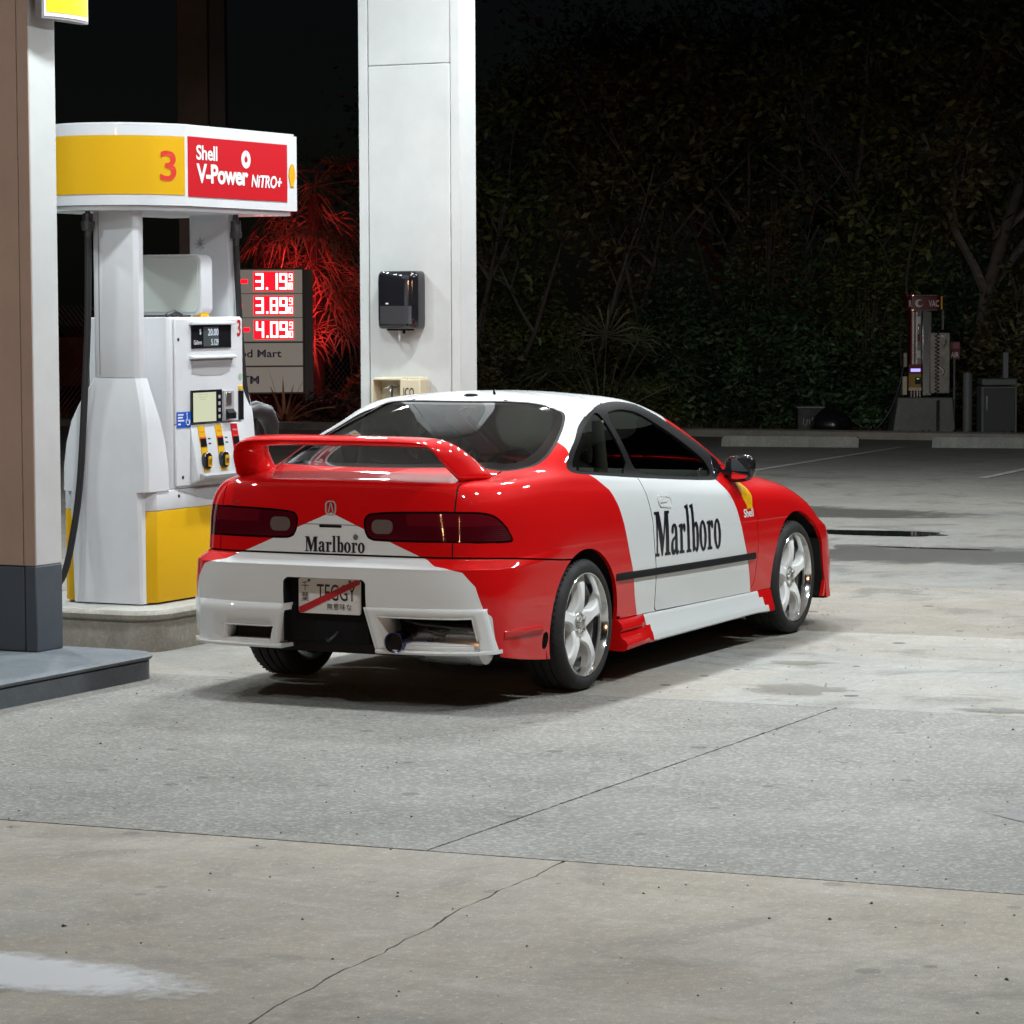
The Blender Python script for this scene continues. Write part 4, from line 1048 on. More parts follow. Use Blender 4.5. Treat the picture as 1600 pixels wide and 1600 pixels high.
# puddles and a patch of painted white light lie on the slabs
def blob(name, cx, cy, rx, ry, z, mat, rot=0, seed=1, n=40, rag=.25):
    rnd = random.Random(seed); ph = [rnd.uniform(0, 6.28) for _ in range(6)]
    pts = []
    for i in range(n):
        a = 2*math.pi*i/n; r = 1+sum(rag/(k+1.5)*math.sin((k+2)*a+ph[k]) for k in range(6))
        x, y = rx*r*math.cos(a), ry*r*math.sin(a)
        pts.append((cx+x*math.cos(rot)-y*math.sin(rot), cy+x*math.sin(rot)+y*math.cos(rot), z))
    o = MB().add(pts, [tuple(range(n))]).build(name, mat); return o
M['puddle'] = simple('puddle water', (.010, .010, .011), .03, spec=.6)
def soft_mark(name, col, rough, strength, ns=7.0, amp=.55):
    m, nt, b = nodes_of(name); b.inputs['Base Color'].default_value = (*col, 1); b.inputs['Roughness'].default_value = rough
    tc = nt.nodes.new('ShaderNodeTexCoord'); L = nt.links
    mp = nt.nodes.new('ShaderNodeVectorMath'); mp.operation = 'SUBTRACT'; mp.inputs[1].default_value = (.5, .5, 0)
    L.new(tc.outputs['Generated'], mp.inputs[0])
    mz = nt.nodes.new('ShaderNodeVectorMath'); mz.operation = 'MULTIPLY'; mz.inputs[1].default_value = (1, 1, 0); L.new(mp.outputs[0], mz.inputs[0])
    ln = nt.nodes.new('ShaderNodeVectorMath'); ln.operation = 'LENGTH'; L.new(mz.outputs[0], ln.inputs[0])
    n = nt.nodes.new('ShaderNodeTexNoise'); n.inputs['Scale'].default_value = ns; n.inputs['Detail'].default_value = 8; n.inputs['Roughness'].default_value = .65; L.new(tc.outputs['Object'], n.inputs['Vector'])
    ad = nt.nodes.new('ShaderNodeMath'); ad.operation = 'MULTIPLY_ADD'; ad.inputs[1].default_value = amp; L.new(n.outputs[0], ad.inputs[0]); L.new(ln.outputs['Value'], ad.inputs[2])
    r = nt.nodes.new('ShaderNodeMapRange'); r.interpolation_type = 'SMOOTHSTEP'; r.inputs[1].default_value = .24+.5*amp; r.inputs[2].default_value = .52+.5*amp; r.inputs[3].default_value = strength; r.inputs[4].default_value = 0
    L.new(ad.outputs[0], r.inputs[0]); L.new(r.outputs[0], b.inputs['Alpha'])
    return m
M['oil'] = soft_mark('damp stain', (.14, .12, .09), .5, .5, 14)
M['oil_dark'] = soft_mark('oil stain', (.06, .055, .05), .4, .65, 16)
M['light_pool'] = soft_mark('painted white light', (.70, .73, .78), .45, .58, 16, .42)
M['smear'] = soft_mark('tyre smear', (.07, .065, .06), .6, .45, 16)
tag(blob('puddle', 9.25, 1.15, .20, .66, .0035, M['puddle'], seed=3), 'dark shallow puddle on the forecourt beyond the car nose', 'puddle')
tag(blob('puddle', 8.05, .30, .04, .40, .0035, M['puddle'], seed=5), 'thin wet streak lying nearer than the big dark puddle', 'puddle')
M['damp'] = soft_mark('damp patch', (.07, .066, .06), .35, .62, 3.0, .7)
tag(blob('damp_patch', 7.5, .1, .75, 1.6, .0028, M['damp'], seed=41), 'wide dark damp patch on the slab right of the car nose', 'stain')
tag(blob('damp_patch', 11.2, 2.6, .8, 1.4, .0028, M['damp'], seed=42), 'dark damp patch beyond the puddle near the lot edge', 'stain')
tag(blob('damp_patch', -2.3, -3.9, .45, .6, .0038, M['damp'], seed=43), 'dark worn patch on speckled slab at the right frame edge', 'stain')
tag(blob('oil_stain', .42, -1.62, .16, .30, .0035, M['oil'], seed=8, rot=.2, rag=.5), 'brown damp stain on pale concrete beside the rear wheel', 'stain')
tag(blob('oil_stain', .10, -2.66, .09, .17, .0035, M['oil_dark'], seed=9, rag=.5), 'small dark oil smear on pale slab at the right frame edge', 'stain')
tag(blob('oil_stain', 1.35, -1.28, .10, .16, .0035, M['oil'], seed=12, rag=.5), 'faint brown drip mark on concrete beside the side skirt', 'stain')
tag(blob('light_pool_patch', -5.76, -1.92, .20, .66, .0042, M['light_pool'], seed=21, rag=.22), 'pool of white light painted on tan concrete in the left foreground', 'light patch')  # bright pool of light on the slab, painted as a soft white decal

rg_ = np.random.default_rng(12); gm = MB()
for i in range(1000):
    x, y = rg_.uniform(-7.5, 6), rg_.uniform(-5, 1.1); r = rg_.uniform(.0018, .0058)*(1 if rg_.random() > .06 else 1.8); a = rg_.uniform(0, 6.28)
    pts = [(x+r*math.cos(a+k*2.094)*rg_.uniform(.6, 1.4), y+r*math.sin(a+k*2.094)*rg_.uniform(.6, 1.4), .0012) for k in range(3)]
    gm.add(pts+[(x, y, .0012+r*.7)], [(0, 1, 3), (1, 2, 3), (2, 0, 3)])
grit = gm.build('grit', simple('dark grit', (.05, .046, .04), .9)); tag(grit, 'scattered dark grit and tiny leaf bits on the concrete', 'grit', kind='stuff')
# ------------------------------------------------------------------ pump islands
def rounded_island(name, x0, x1, y0, y1, h, r, mats, label):
    prof = [(0, -.04), (0, h*.70), (.008, h*.74), (-.012, h*.80), (-.016, h*.90), (-.006, h*.97), (.012, h)]
    out = rounded(x0, x1, y0, y1, r, 10); cx, cy = (x0+x1)/2, (y0+y1)/2
    b = MB(); secs = []
    n = len(out)
    nrm = []
    for i in range(n):
        a, c = Vector(out[i-1]), Vector(out[(i+1) % n]); t = (c-a).normalized(); nrm.append(Vector((t.y, -t.x)))
    for d, z in prof: secs.append([(out[i][0]-nrm[i].x*d, out[i][1]-nrm[i].y*d, z) for i in range(n)])
    b.sweep(secs, cap=False); k = len(b.v)
    b.add(secs[-1], [tuple(range(n))], 1)
    o = b.build(name, mats, smooth=40); return tag(o, label, 'island')
rounded_island('pump_island', .41, 7.2, 1.74, 2.78, .205, .16, [M['kerb_raw'], M['kerb_top']], 'raised concrete island with pale top carrying the fuel dispenser')
rounded_island('pump_island', -4.5, -.345, 1.20, 2.75, .118, .15, [M['kerb_paint'], M['kerb_paint']], 'low blue-grey painted island under the left pillar')

# ------------------------------------------------------------------ canopy columns
M['clad'] = simple('white cladding', (.55, .575, .57), .45, var=.14, vscale=1.6)
M['clad_dark'] = simple('dark blue-grey cladding', (.060, .075, .095), .5, var=.12, vscale=3)
M['seam'] = simple('dark seam', (.03, .03, .035), .7)
def column(name, x0, x1, y0, y1, zb, zt, label, dark_to=None, cuts=()):
    T = thing(name, label, 'column', ((x0+x1)/2, (y0+y1)/2, zb)); ox, oy = (x0+x1)/2, (y0+y1)/2
    def P(nm, m, a, c, d, e, f, g_, bev=.006):
        return MB().box(a-ox, c-ox, d-oy, e-oy, f-zb, g_-zb).build(nm, m, T, bevel=bev)
    zsplit = dark_to or zb
    s = .0042
    for za, zc, m in ([(zb, dark_to, M['clad_dark'])] if dark_to else [])+[(zsplit, zt, M['clad'])]:
        P('core', M['seam'], x0+.012, x1-.012, y0+.012, y1-.012, za, zc, 0)
        # corner trims and the inset face panels between two vertical seams
        for ya, yc in ((y0, y0+.062), (y1-.062, y1)):
            P('corner_trim', m, x0, x1, ya, yc, za, zc)
        zs = [za]+[c for c in cuts if za < c < zc]+[zc]
        for a, c in zip(zs[:-1], zs[1:]):
            P('face_panel', m, x0+.002, x1-.002, y0+.062+s, y1-.062-s, a+.001, c-.001)
    return T
column('canopy_column', 3.74, 3.95, 1.745, 2.42, .205, CANOPY_Z, 'tall white clad canopy column behind the car', cuts=(3.115,))
column('canopy_column', -.635, -.425, 1.69, 2.36, .118, CANOPY_Z, 'white pillar with dark blue-grey foot at the left frame edge', dark_to=.515)
PIL = [o for o in COL.objects if o.name.startswith('canopy_column') and o.type == 'EMPTY' and o.location.x < 0][0]
M['clad_warm_shade'] = simple('white cladding in dim warm light', (.40, .275, .21), .6, var=.12, vscale=2)  # brown stands for dim warm light on the pillar's white face
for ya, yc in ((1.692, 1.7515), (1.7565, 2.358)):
    MB().box(-.1085, -.1045, ya-2.025, yc-2.025, .40, CANOPY_Z-.13).build('shade_tint_plate', M['clad_warm_shade'], PIL, bevel=.001)
# number sign on the left pillar
NS = thing('number_sign', 'yellow pump number sign high on the left pillar', 'sign', (-.455, 1.645, 3.005))
NS.rotation_euler = (0, 0, math.pi/2)
def nsp(nm, m, *a, bev=.004): return MB().box(*a).build(nm, m, NS, bevel=bev)
M['grey_metal'] = simple('grey metal', (.20, .19, .20), .5)
M['sign_yellow'] = simple('sign yellow', (.74, .46, .004), .35)
M['sign_red'] = simple('sign red', (.60, .035, .02), .4)
M['lit_yellow'] = simple('backlit yellow', (.74, .46, .004), .4); M['lit_white'] = simple('backlit white', (.75, .75, .75), .4)
for _m, _c in ((M['lit_yellow'], (.80, .50, .004)), (M['lit_white'], (.8, .8, .8))):
    _b = _m.node_tree.nodes['Principled BSDF']; _b.inputs['Emission Color'].default_value = (*_c, 1); _b.inputs['Emission Strength'].default_value = .16
M['sign_white'] = simple('sign white', (.72, .73, .74), .35)
secs = []
for yy in np.linspace(-.185, .185, 13):
    bow = .03*(1-(yy/.185)**2)
    secs.append([(-.035-bow, yy, 0), (-.035-bow, yy, .45), (.0, yy, .45), (.0, yy, 0)])
b = MB(); b.sweep(secs); b.build('sign_box', M['grey_metal'], NS, smooth=40)
def bowed(nm, m, ya, yb, za, zb_, lift):
    b = MB(); ys = np.linspace(ya, yb, 13)
    A = [(-.035-.03*(1-(y/.185)**2)-lift, y, za) for y in ys]; B = [(p[0], p[1], zb_) for p in A]
    b.add(A+B, [(i, i+1, 14+i, 13+i) for i in range(12)]); return b.build(nm, m, NS, smooth=40)
bowed('sign_border', M['lit_white'], -.178, .174, .012, .44, .002); bowed('sign_face', M['lit_yellow'], -.170, .162, .030, .43, .004)
MB().box(0, .045, -.12, .12, .05, .40).build('bracket', M['grey_metal'], NS)
label_text('3', 'numeral', M['sign_red'], NS, (-.071, .045, .115), (0, -1, 0), (0, 0, 1), w=.10, h=.16, offset=.02, lift=.002)

# towel dispenser on the middle column
TD = thing('towel_dispenser', 'glossy black paper towel dispenser mounted on the white column', 'dispenser', (3.74, 2.118, 1.565))
b = MB(); secs = []
for z, k in ((0, .90), (.006, .955), (.02, .985), (.06, 1), (.28, 1), (.315, .985), (.332, .94), (.34, .86)):
    sec = []
    for yy, xx in [(-.137, 0), (-.137, -.065), (-.128, -.092), (-.105, -.108), (-.05, -.118), (0, -.120), (.05, -.118), (.105, -.108), (.128, -.092), (.137, -.065), (.137, 0)]:
        sec.append((xx*k, yy*k, z))
    secs.append(sec)
b.sweep(secs); M['smoke'] = simple('smoked plastic', (.012, .012, .015), .10, coat=.8)
b.build('cover', M['smoke'], TD, smooth=50)
M['smoke2'] = simple('smoked window', (.05, .05, .053), .15, coat=.6)
b = MB(); ys = [-.105, -.05, 0, .05, .105]; xs = [-.1095, -.1195, -.1215, -.1195, -.1095]
b.add([(x, y, .03) for x, y in zip(xs, ys)]+[(x, y, .135) for x, y in zip(xs, ys)], [(i, i+1, 6+i, 5+i) for i in range(4)]); b.build('window', M['smoke2'], TD, smooth=60)
MB().box(-.1205, -.118, .045, .062, .145, .153).build('badge', M['sign_white'], TD)
MB().box(-.10, -.02, -.075, .065, -.010, .002).build('outlet_lip', M['trim'], TD)
MB().tube([(-.065, -.03, -.002), (-.065, -.03, -.028)], .009, 8).build('nozzle', M['trim'], TD)
MB().add([(-.068, -.012, -.005), (-.063, .012, -.005), (-.063, .006, -.07), (-.07, -.006, -.074)], [(0, 1, 2, 3)]).build('paper_tail', M['sign_white'], TD)
b = MB(); b.lathe([(.0, -.002), (.028, -.002), (.028, .002), (0, .002)], (0, 0, 0), 'y', 20)
o = b.build('lock_plate', M['smoke2'], TD, smooth=40); o.location = (-.04, .138, .255)
# windscreen wash box
M['cream'] = simple('cream plastic', (.62, .56, .40), .45, var=.12, vscale=4)
WB = thing('squeegee_box', 'cream windscreen wash box with spout mounted low on the white column', 'box', (3.74, 2.118, .90))
b = MB()
b.prism([(.165, 0), (.165, .33), (.150, .382), (-.150, .382), (-.165, .36), (-.165, 0)], 'x', -.012, 0)
b.box(-.12, -.012, .150, .165, 0, .37); b.box(-.12, -.012, -.165, -.030, 0, .37); b.box(-.12, -.012, -.03, .15, .362, .378); b.box(-.12, -.012, -.03, .15, 0, .02)
b.build('shell', M['cream'], WB, bevel=.008)
label_text('ICO', 'lettering', M['ink'], WB, (-.121, -.055, .27), (0, -1, 0), (0, 0, 1), w=.07, h=.05, offset=.01, lift=.002)
b = MB(); b.tube([(-.02, .05, .32), (-.075, .05, .325), (-.085, .05, .30), (-.085, .05, .255)], .010, 10); b.tube([(-.075, .01, .335), (-.075, .10, .315)], .005, 8)
b.build('spout', M['steel'], WB, smooth=60)
b = MB(); b.tube([(-.06, .07, .15), (-.10, .03, .33)], .007, 8); b.box(-.075, -.045, .02, .12, .14, .165); b.build('squeegee', M['darkmetal'], WB)

# ------------------------------------------------------------------ canopy overhead with its lamps
M['soffit'] = simple('canopy soffit', (.60, .61, .61), .55)
can = MB().box(-5.2, 13.6, -6.2, 8.4, CANOPY_Z, CANOPY_Z+.12).build('canopy', M['soffit']); tag(can, 'flat white canopy roof over the pumps', 'canopy')
M['lens'] = emit('lamp lens', LAMP_COLOR, 6.0)
for i, (x, y) in enumerate(LAMP_SPOTS):
    T = thing('canopy_light', 'square lit lamp set into the canopy soffit', 'lamp', (x, y, CANOPY_Z), 'canopy lamps')
    b = MB()
    for q in ((-.27, .27, -.27, -.23), (-.27, .27, .23, .27), (-.27, -.23, -.23, .23), (.23, .27, -.23, .23)): b.box(*q, -.05, -.002)
    b.build('housing', M['sign_white'], T)
    MB().add([(-.23, -.23, -.02), (.23, -.23, -.02), (.23, .23, -.02), (-.23, .23, -.02)], [(3, 2, 1, 0)]).build('diffuser', M['lens'], T, fix=False)
    l = bpy.data.lights.new('canopy_light', 'AREA'); l.shape = 'SQUARE'; l.size = .26; l.energy = LAMP_POWER; l.color = LAMP_COLOR
    lo = bpy.data.objects.new('lamp_light', l); lo.location = (0, 0, -.056); lo.parent = T; COL.objects.link(lo)
# warm lamps on the shop behind the viewer
for i, p in enumerate(STORE_LAMPS):
    T = thing('wall_lamp', 'warm shop front lamp behind the viewer', 'lamp', p, 'shop front lamps')
    MB().box(-.3, .0, -.5, .5, 0, .25).build('housing', M['grey_metal'], T)
    l = bpy.data.lights.new('wall_lamp', 'AREA'); l.shape = 'RECTANGLE'; l.size = .9; l.size_y = .3; l.energy = STORE_POWER; l.color = STORE_COLOR
    lo = bpy.data.objects.new('lamp_light', l); lo.parent = T; lo.location = (.02, 0, .12); lo.rotation_euler = (0, math.radians(-68), 0); COL.objects.link(lo)
# ------------------------------------------------------------------ fuel dispenser
M['pump_white'] = simple('dispenser white', (.62, .64, .665), .36, coat=.2, var=.10, vscale=2.5)
M['pump_grey'] = simple('dispenser grey', (.34, .34, .35), .45)
M['pump_yellow'] = simple('dispenser yellow', (.62, .35, .002), .5, spec=.25)
M['pump_red'] = simple('dispenser red', (.46, .003, .010), .45, spec=.25)
M['panel_backlit'] = simple('frosted panel', (.50, .54, .50), .5)
M['screen_lit'] = emit('dispenser screen', (.82, .86, .60), .75)
M['lcd'] = emit('lcd digits', (.75, .85, 1.0), .9)
M['blue'] = simple('sticker blue', (.008, .085, .50), .35)
M['hose'] = simple('black hose', (.016, .016, .018), .42)
M['chrome'] = simple('chrome', (.7, .7, .7), .15, metal=1)
PUMP = thing('fuel_dispenser', 'white, yellow and red fuel dispenser number three beside the car', 'fuel pump', (1.12, 2.17, .205))
PO = Vector((1.12, 2.17, .205))
def W(p): return (p[0]-PO.x, p[1]-PO.y, p[2]-PO.z)
class PB(MB):   # world coordinates in, parented to the dispenser
    def done(s, name, mats, parent=None, **k):
        s.v = [W(p) for p in s.v]; return s.build(name, mats, parent or PUMP, **k)
def chamf(x0, x1, y0, y1, c): return [(x0+c, y0), (x1-c, y0), (x1, y0+c), (x1, y1-c), (x1-c, y1), (x0+c, y1), (x0, y1-c), (x0, y0+c)]
PB().prism(chamf(.70, 1.66, 1.945, 2.40, .03), 'z', .2052, .225).done('plinth', M['void'])
PB().prism(chamf(.685, 1.68, 1.918, 2.470, .05), 'z', .215, .676).done('lower_skirt', M['pump_yellow'], bevel=.004)
PB().prism(chamf(.685, 1.68, 1.918, 2.470, .05), 'z', .6775, .776).done('lower_band', M['pump_white'], bevel=.004)
sw = [(.93, .773), (1.02, .752), (1.12, .728), (1.25, .708), (1.45, .70), (1.64, .705), (1.64, .773)]
PB().prism(sw, 'y', 1.9145, 1.9183).done('swoosh', M['pump_grey'])
# bell shaped end shells
for end in (0, 1):
    KEY = [(.212, .655, .80, 1.960, 2.372, .010), (.50, .648, .83, 1.955, 2.385, .014), (.776, .640, .86, 1.912, 2.425, .018), (.90, .640, .853, 1.913, 2.422, .018), (1.02, .641, .835, 1.917, 2.405, .018), (1.13, .644, .805, 1.925, 2.375, .018), (1.22, .649, .778, 1.940, 2.328, .018), (1.29, .654, .764, 1.957, 2.280, .018), (1.345, .660, .760, 1.972, 2.246, .018)]
    secs = []
    for z in list(np.linspace(.212, .774, 6))+list(np.linspace(.7765, 1.345, 22)):
        xa, xb, ya, yb, c = (float(np.interp(z, [k_[0] for k_ in KEY], [k_[m_] for k_ in KEY])) for m_ in range(1, 6))
        if z < .775: ya, yb = 1.960, 2.372+.02*(z-.2)
        pts = chamf(xa, xb, ya, yb, c)
        if end: pts = [(2.345-p_[0], p_[1]) for p_ in pts][::-1]
        secs.append([(p_[0], p_[1], z) for p_ in pts])
    PB().sweep(secs).done('end_shell', M['pump_white'], smooth=35)
    pts = chamf(.662, .745, 1.975, 2.243, .02)
    if end: pts = [(p[0]+.90, p[1]) for p in pts]
    PB().prism(pts, 'z', 1.347, 2.21).done('post', M['pump_white'], bevel=.004)
# seams on the near post
PB().add([(.6605, 2.20, 1.36), (.6605, 2.197, 1.36), (.6605, 2.197, 2.19), (.6605, 2.20, 2.19)], [(0, 1, 2, 3)]).done('post_seam', M['seam'])
# cabinet
PB().prism(chamf(.872, 1.585, 1.922, 2.42, .02), 'z', .778, 1.648).done('cabinet', M['pump_white'], bevel=.006)
PB().box(.905, 1.56, 1.909, 1.9225, 1.105, 1.640).done('upper_door', M['pump_white'], bevel=.006)
PB().prism([(1.9225, 1.100), (1.909, 1.100), (1.868, .845), (1.872, .815), (1.905, .795), (1.9225, .79)], 'x', 1.045, 1.56).done('lower_door', M['pump_white'], bevel=.005)
PB().box(.905, 1.042, 1.909, 1.9225, .79, 1.1025).done('side_door', M['pump_white'], bevel=.005)
Fy = 1.9085
def fbox(nm, m, x0, x1, z0, z1, y0=Fy-.006, y1=Fy+.002, bev=.002, parent=None): return PB().box(x0, x1, y0, y1, z0, z1).done(nm, m, parent, bevel=bev)
fx = lambda x, z, y=Fy: W((x, y, z))
disp = fbox('display', M['gloss_black'], 1.055, 1.437, 1.487, 1.607)
fbox('display_hood', M['pump_white'], 1.04, 1.455, 1.609, 1.622, Fy-.022)
fbox('lcd_field', simple('lcd field', (.06, .07, .07), .3), 1.165, 1.31, 1.497, 1.597, Fy-.0075, Fy-.006, 0, disp)
RX, UZ = (1, 0, 0), (0, 0, 1)
def ptext(body, x, z, w, h, mat, y=Fy, lift=.0015, parent=None, nm='lettering', **k): return label_text(body, nm, mat, parent or PUMP, fx(x, z, y), RX, UZ, w, h, lift=lift, **k)
ptext('20.00', 1.205, 1.552, .10, .036, M['lcd'], Fy-.008, parent=disp, offset=.015); ptext('5.129', 1.235, 1.503, .07, .032, M['lcd'], Fy-.008, parent=disp, offset=.015)
ptext('$', 1.125, 1.556, .018, .032, M['sign_white'], Fy-.0065, parent=disp); ptext('Gallons', 1.07, 1.508, .075, .022, M['sign_white'], Fy-.0065, parent=disp)
ptext('3', 1.503, 1.545, .036, .088, M['pump_red'], offset=.02)
# tray with a sloping floor
PB().add([(1.05, Fy-.0012, 1.43), (1.455, Fy-.0012, 1.43), (1.425, Fy-.0012, 1.365), (1.34, Fy-.0012, 1.348), (1.15, Fy-.0012, 1.348), (1.06, Fy-.0012, 1.36)], [(0, 1, 2, 3, 4, 5)]).done('tray_recess', M['pump_grey'])
PB().prism([(Fy, 1.432), (Fy-.022, 1.436), (Fy-.022, 1.447), (Fy, 1.452)], 'x', 1.04, 1.465).done('tray_lip', M['pump_white'], bevel=.003)
scr = fbox('touch_screen', M['gloss_black'], 1.042, 1.335, 1.105, 1.275, Fy-.010)
fbox('screen_image', M['screen_lit'], 1.055, 1.272, 1.112, 1.262, Fy-.0115, Fy-.0101, 0, scr)
for q, (zz, ww) in enumerate(((1.248, .09), (1.236, .075), (1.224, .05))): ptext('please wait for'[q*2:q*2+11], 1.10+.01*q, zz, ww, .007, simple('screen ink %d' % q, (.25, .27, .2), .6), Fy-.0118, parent=scr)
for q in range(4): fbox('soft_key', M['pump_grey'], 1.295, 1.315, 1.125+.034*q, 1.143+.034*q, Fy-.0125, Fy-.0101, .001, scr)
cr = fbox('card_reader', M['pump_grey'], 1.352, 1.452, 1.108, 1.268, Fy-.012, bev=.004)
fbox('keypad', M['steel'], 1.366, 1.420, 1.19, 1.258, Fy-.016, Fy-.0121, .002, cr); PB().prism([(Fy-.0121, 1.17), (Fy-.03, 1.15), (Fy-.03, 1.12), (Fy-.0121, 1.112)], 'x', 1.366, 1.44).done('card_slot', M['gloss_black'], cr)
fbox('scanner_strip', M['gloss_black'], 1.508, 1.556, 1.108, 1.262)
fbox('approval_tag', M['decal_yellow'], 1.510, 1.552, 1.266, 1.288, Fy-.004)
b = PB(); b.lathe([(.018, 0), (.0, -.001)], (1.53, Fy-.001, 1.335), 'y', 20); b.done('approval_seal', simple('seal green', (.30, .42, .28), .5))
st = fbox('access_sticker', M['blue'], .912, 1.042, 1.088, 1.168, Fy-.0025, Fy+.001, 0)
for q, (zz, ww) in enumerate(((1.150, .052), (1.135, .045), (1.120, .058), (1.102, .026))): fbox('sticker_line', M['sign_white'], .920, .920+ww, zz, zz+.008, Fy-.0034, Fy-.0026, 0, st)
whl = [(1.012+.017*math.cos(t), Fy-.004, 1.117+.017*math.sin(t)) for t in np.linspace(math.radians(130), math.radians(400), 14)]
PB().tube(whl, .0024, 6).done('wheelchair_mark', M['sign_white'], st)
PB().tube([(1.004, Fy-.004, 1.150), (1.006, Fy-.004, 1.126), (1.020, Fy-.004, 1.124), (1.026, Fy-.004, 1.106)], .0028, 6).done('wheelchair_mark', M['sign_white'], st)
PB().lathe([(.0055, -.004), (0, -.0045)], (1.003, Fy, 1.158), 'y', 12).done('wheelchair_mark', M['sign_white'], st)
# grade selectors on the sloping lower door
def slope_y(z): return 1.909-(1.100-z)/(1.100-.845)*.041
def sel(x, z0, z1, w, m, nm, out=.003, parent=None):
    return PB().add([(x-w, slope_y(z0)-out, z0), (x+w, slope_y(z0)-out, z0), (x+w, slope_y(z1)-out, z1), (x-w, slope_y(z1)-out, z1),
                     (x-w, slope_y(z0)+.002, z0), (x+w, slope_y(z0)+.002, z0), (x+w, slope_y(z1)+.002, z1), (x-w, slope_y(z1)+.002, z1)],
                    [(0, 1, 2, 3), (0, 4, 5, 1), (1, 5, 6, 2), (2, 6, 7, 3), (3, 7, 4, 0)]).done(nm, m, parent)
for x, col, num in ((1.135, M['pump_yellow'], '87'), (1.300, M['pump_yellow'], '89'), (1.455, M['pump_red'], '93')):
    g_ = sel(x, .858, 1.092, .031, col, 'grade_selector')
    sel(x, .985, 1.026, .028, M['gloss_black'], 'price_window', .006, g_)
    sel(x, 1.026, 1.034, .028, M['sign_red'], 'price_bar', .0062, g_)
    b = PB(); b.prism(rounded(x-.036, x+.036, .868, .955, .03, 6), 'y', slope_y(.91)-.020, slope_y(.91)+.004); btn = b.done('grade_button', M['gloss_black'], g_, bevel=.004)
    yb = slope_y(.91)-.0205
    PB().prism(rounded(x-.006, x+.031, .882, .936, .008, 4), 'y', yb-.002, yb).done('button_label', col, btn)
    ptext(num, x-.002, .893, .029, .028, M['ink'], yb-.002, parent=btn, offset=.02)
    ptext('Regular' if num == '87' else ('Plus' if num == '89' else 'V-Power'), x-.022, 1.056, .044, .010, M['sign_red'] if num != '93' else M['sign_white'], slope_y(1.06)-.003, parent=g_)
for x in (1.20, 1.365):
    for z in (1.02, .995): sel(x, z, z+.007, .012, M['ink'], 'credit_mark', .001)
PB().prism([(slope_y(.85)-.002, .852), (slope_y(.85)-.036, .842), (slope_y(.85)-.030, .822), (1.90, .798)], 'x', 1.065, 1.52).done('button_shelf', M['pump_grey'], bevel=.004)
for x, z in ((.935, 1.535), (.965, .835), (.94, .742)):
    b = PB(); b.lathe([(.009, -.002), (.009, .004)], (x, Fy if z > .78 else 1.9175, z), 'y', 14); b.done('lock_barrel', M['ink'])
# frosted panel behind the posts and the amber tab
fp_ = rounded(1.955, 2.42, 1.672, 1.955, .03, 5)
PB().prism(rounded(1.94, 2.435, 1.657, 1.97, .04, 5), 'x', 1.208, 1.32).done('terminal_back', M['pump_white'], bevel=.006)
PB().prism(fp_, 'x', 1.20, 1.2075).done('frosted_panel', M['panel_backlit'], bevel=.003)
PB().box(1.22, 1.30, 1.95, 2.0, 1.6485, 1.672).done('amber_tab', M['decal_yellow'], bevel=.004)
PB().tube([(1.0, 2.02, 1.655), (1.05, 2.0, 1.675), (1.11, 2.0, 1.655)], .012, 8).done('cable_loop', M['hose'], smooth=60)
# small asterisk on the far post
for k in range(4):
    a = math.pi*k/4; c, s_ = math.cos(a)*.034, math.sin(a)*.034
    PB().tube([(1.5605, 2.165-c*.9, 2.03-s_), (1.5605, 2.165+c*.9, 2.03+s_)], .0014, 5).done('star_mark', M['grey_metal'])

# valance on top
def catmull(P, n=8):
    out = []
    for i in range(len(P)-1):
        p0, p1, p2, p3 = P[max(i-1, 0)], P[i], P[i+1], P[min(i+2, len(P)-1)]
        for k in range(n):
            t = k/n; out.append(tuple(.5*((2*p1[j])+(-p0[j]+p2[j])*t+(2*p0[j]-5*p1[j]+4*p2[j]-p3[j])*t*t+(-p0[j]+3*p1[j]-3*p2[j]+p3[j])*t**3) for j in range(2)))
    return out+[tuple(P[-1])]
arc = catmull([(.86, 1.80), (.66, 1.885), (.535, 2.03), (.49, 2.20), (.535, 2.37), (.66, 2.52), (.86, 2.60)], 8)
outline = [(1.95, 1.80)]+[(1.4, 1.80)]+arc+[(1.4, 2.60), (1.95, 2.60)]
PB().prism(outline[::-1], 'z', 2.205, 2.60).done('valance', M['pump_white'], smooth=30)
PB().prism([(x*.985+.02, 2.2+(y-2.2)*.97) for x, y in outline[::-1]], 'z', 2.602, 2.612).done('valance_cap', M['pump_white'])
PB().prism([(x*.97+.03, 2.2+(y-2.2)*.94) for x, y in outline[::-1]], 'z', 2.18, 2.2035).done('valance_soffit', M['pump_white'])
cum = [0]
for a, c in zip(arc[:-1], arc[1:]): cum.append(cum[-1]+math.hypot(c[0]-a[0], c[1]-a[1]))
def arc_out(s, lift):
    i = max(0, min(len(arc)-2, next((k for k in range(len(cum)-1) if cum[k+1] >= s), len(arc)-2)))
    t = (s-cum[i])/(cum[i+1]-cum[i]); a, c = Vector(arc[i]), Vector(arc[i+1]); p = a+(c-a)*t; d = (c-a).normalized()
    n = Vector((-d.y, d.x))
    if n.dot(p-Vector((1.2, 2.2))) < 0: n = -n
    return p.x+n.x*lift, p.y+n.y*lift
def wrap_panel(nm, m, s0, s1, z0, z1, lift):
    b = PB(); ss = np.linspace(s0, s1, 40); A = [(*arc_out(s, lift), z0) for s in ss]; B = [(p[0], p[1], z1) for p in A]
    b.add(A+B, [(i, i+1, 41+i, 40+i) for i in range(39)]); return b.done(nm, m, smooth=40)
wrap_panel('yellow_panel', M['pump_yellow'], .012, cum[-1]*.98, 2.258, 2.548, .003)
me = fit_text(text_raw('3', offset=.012), .098, .150)
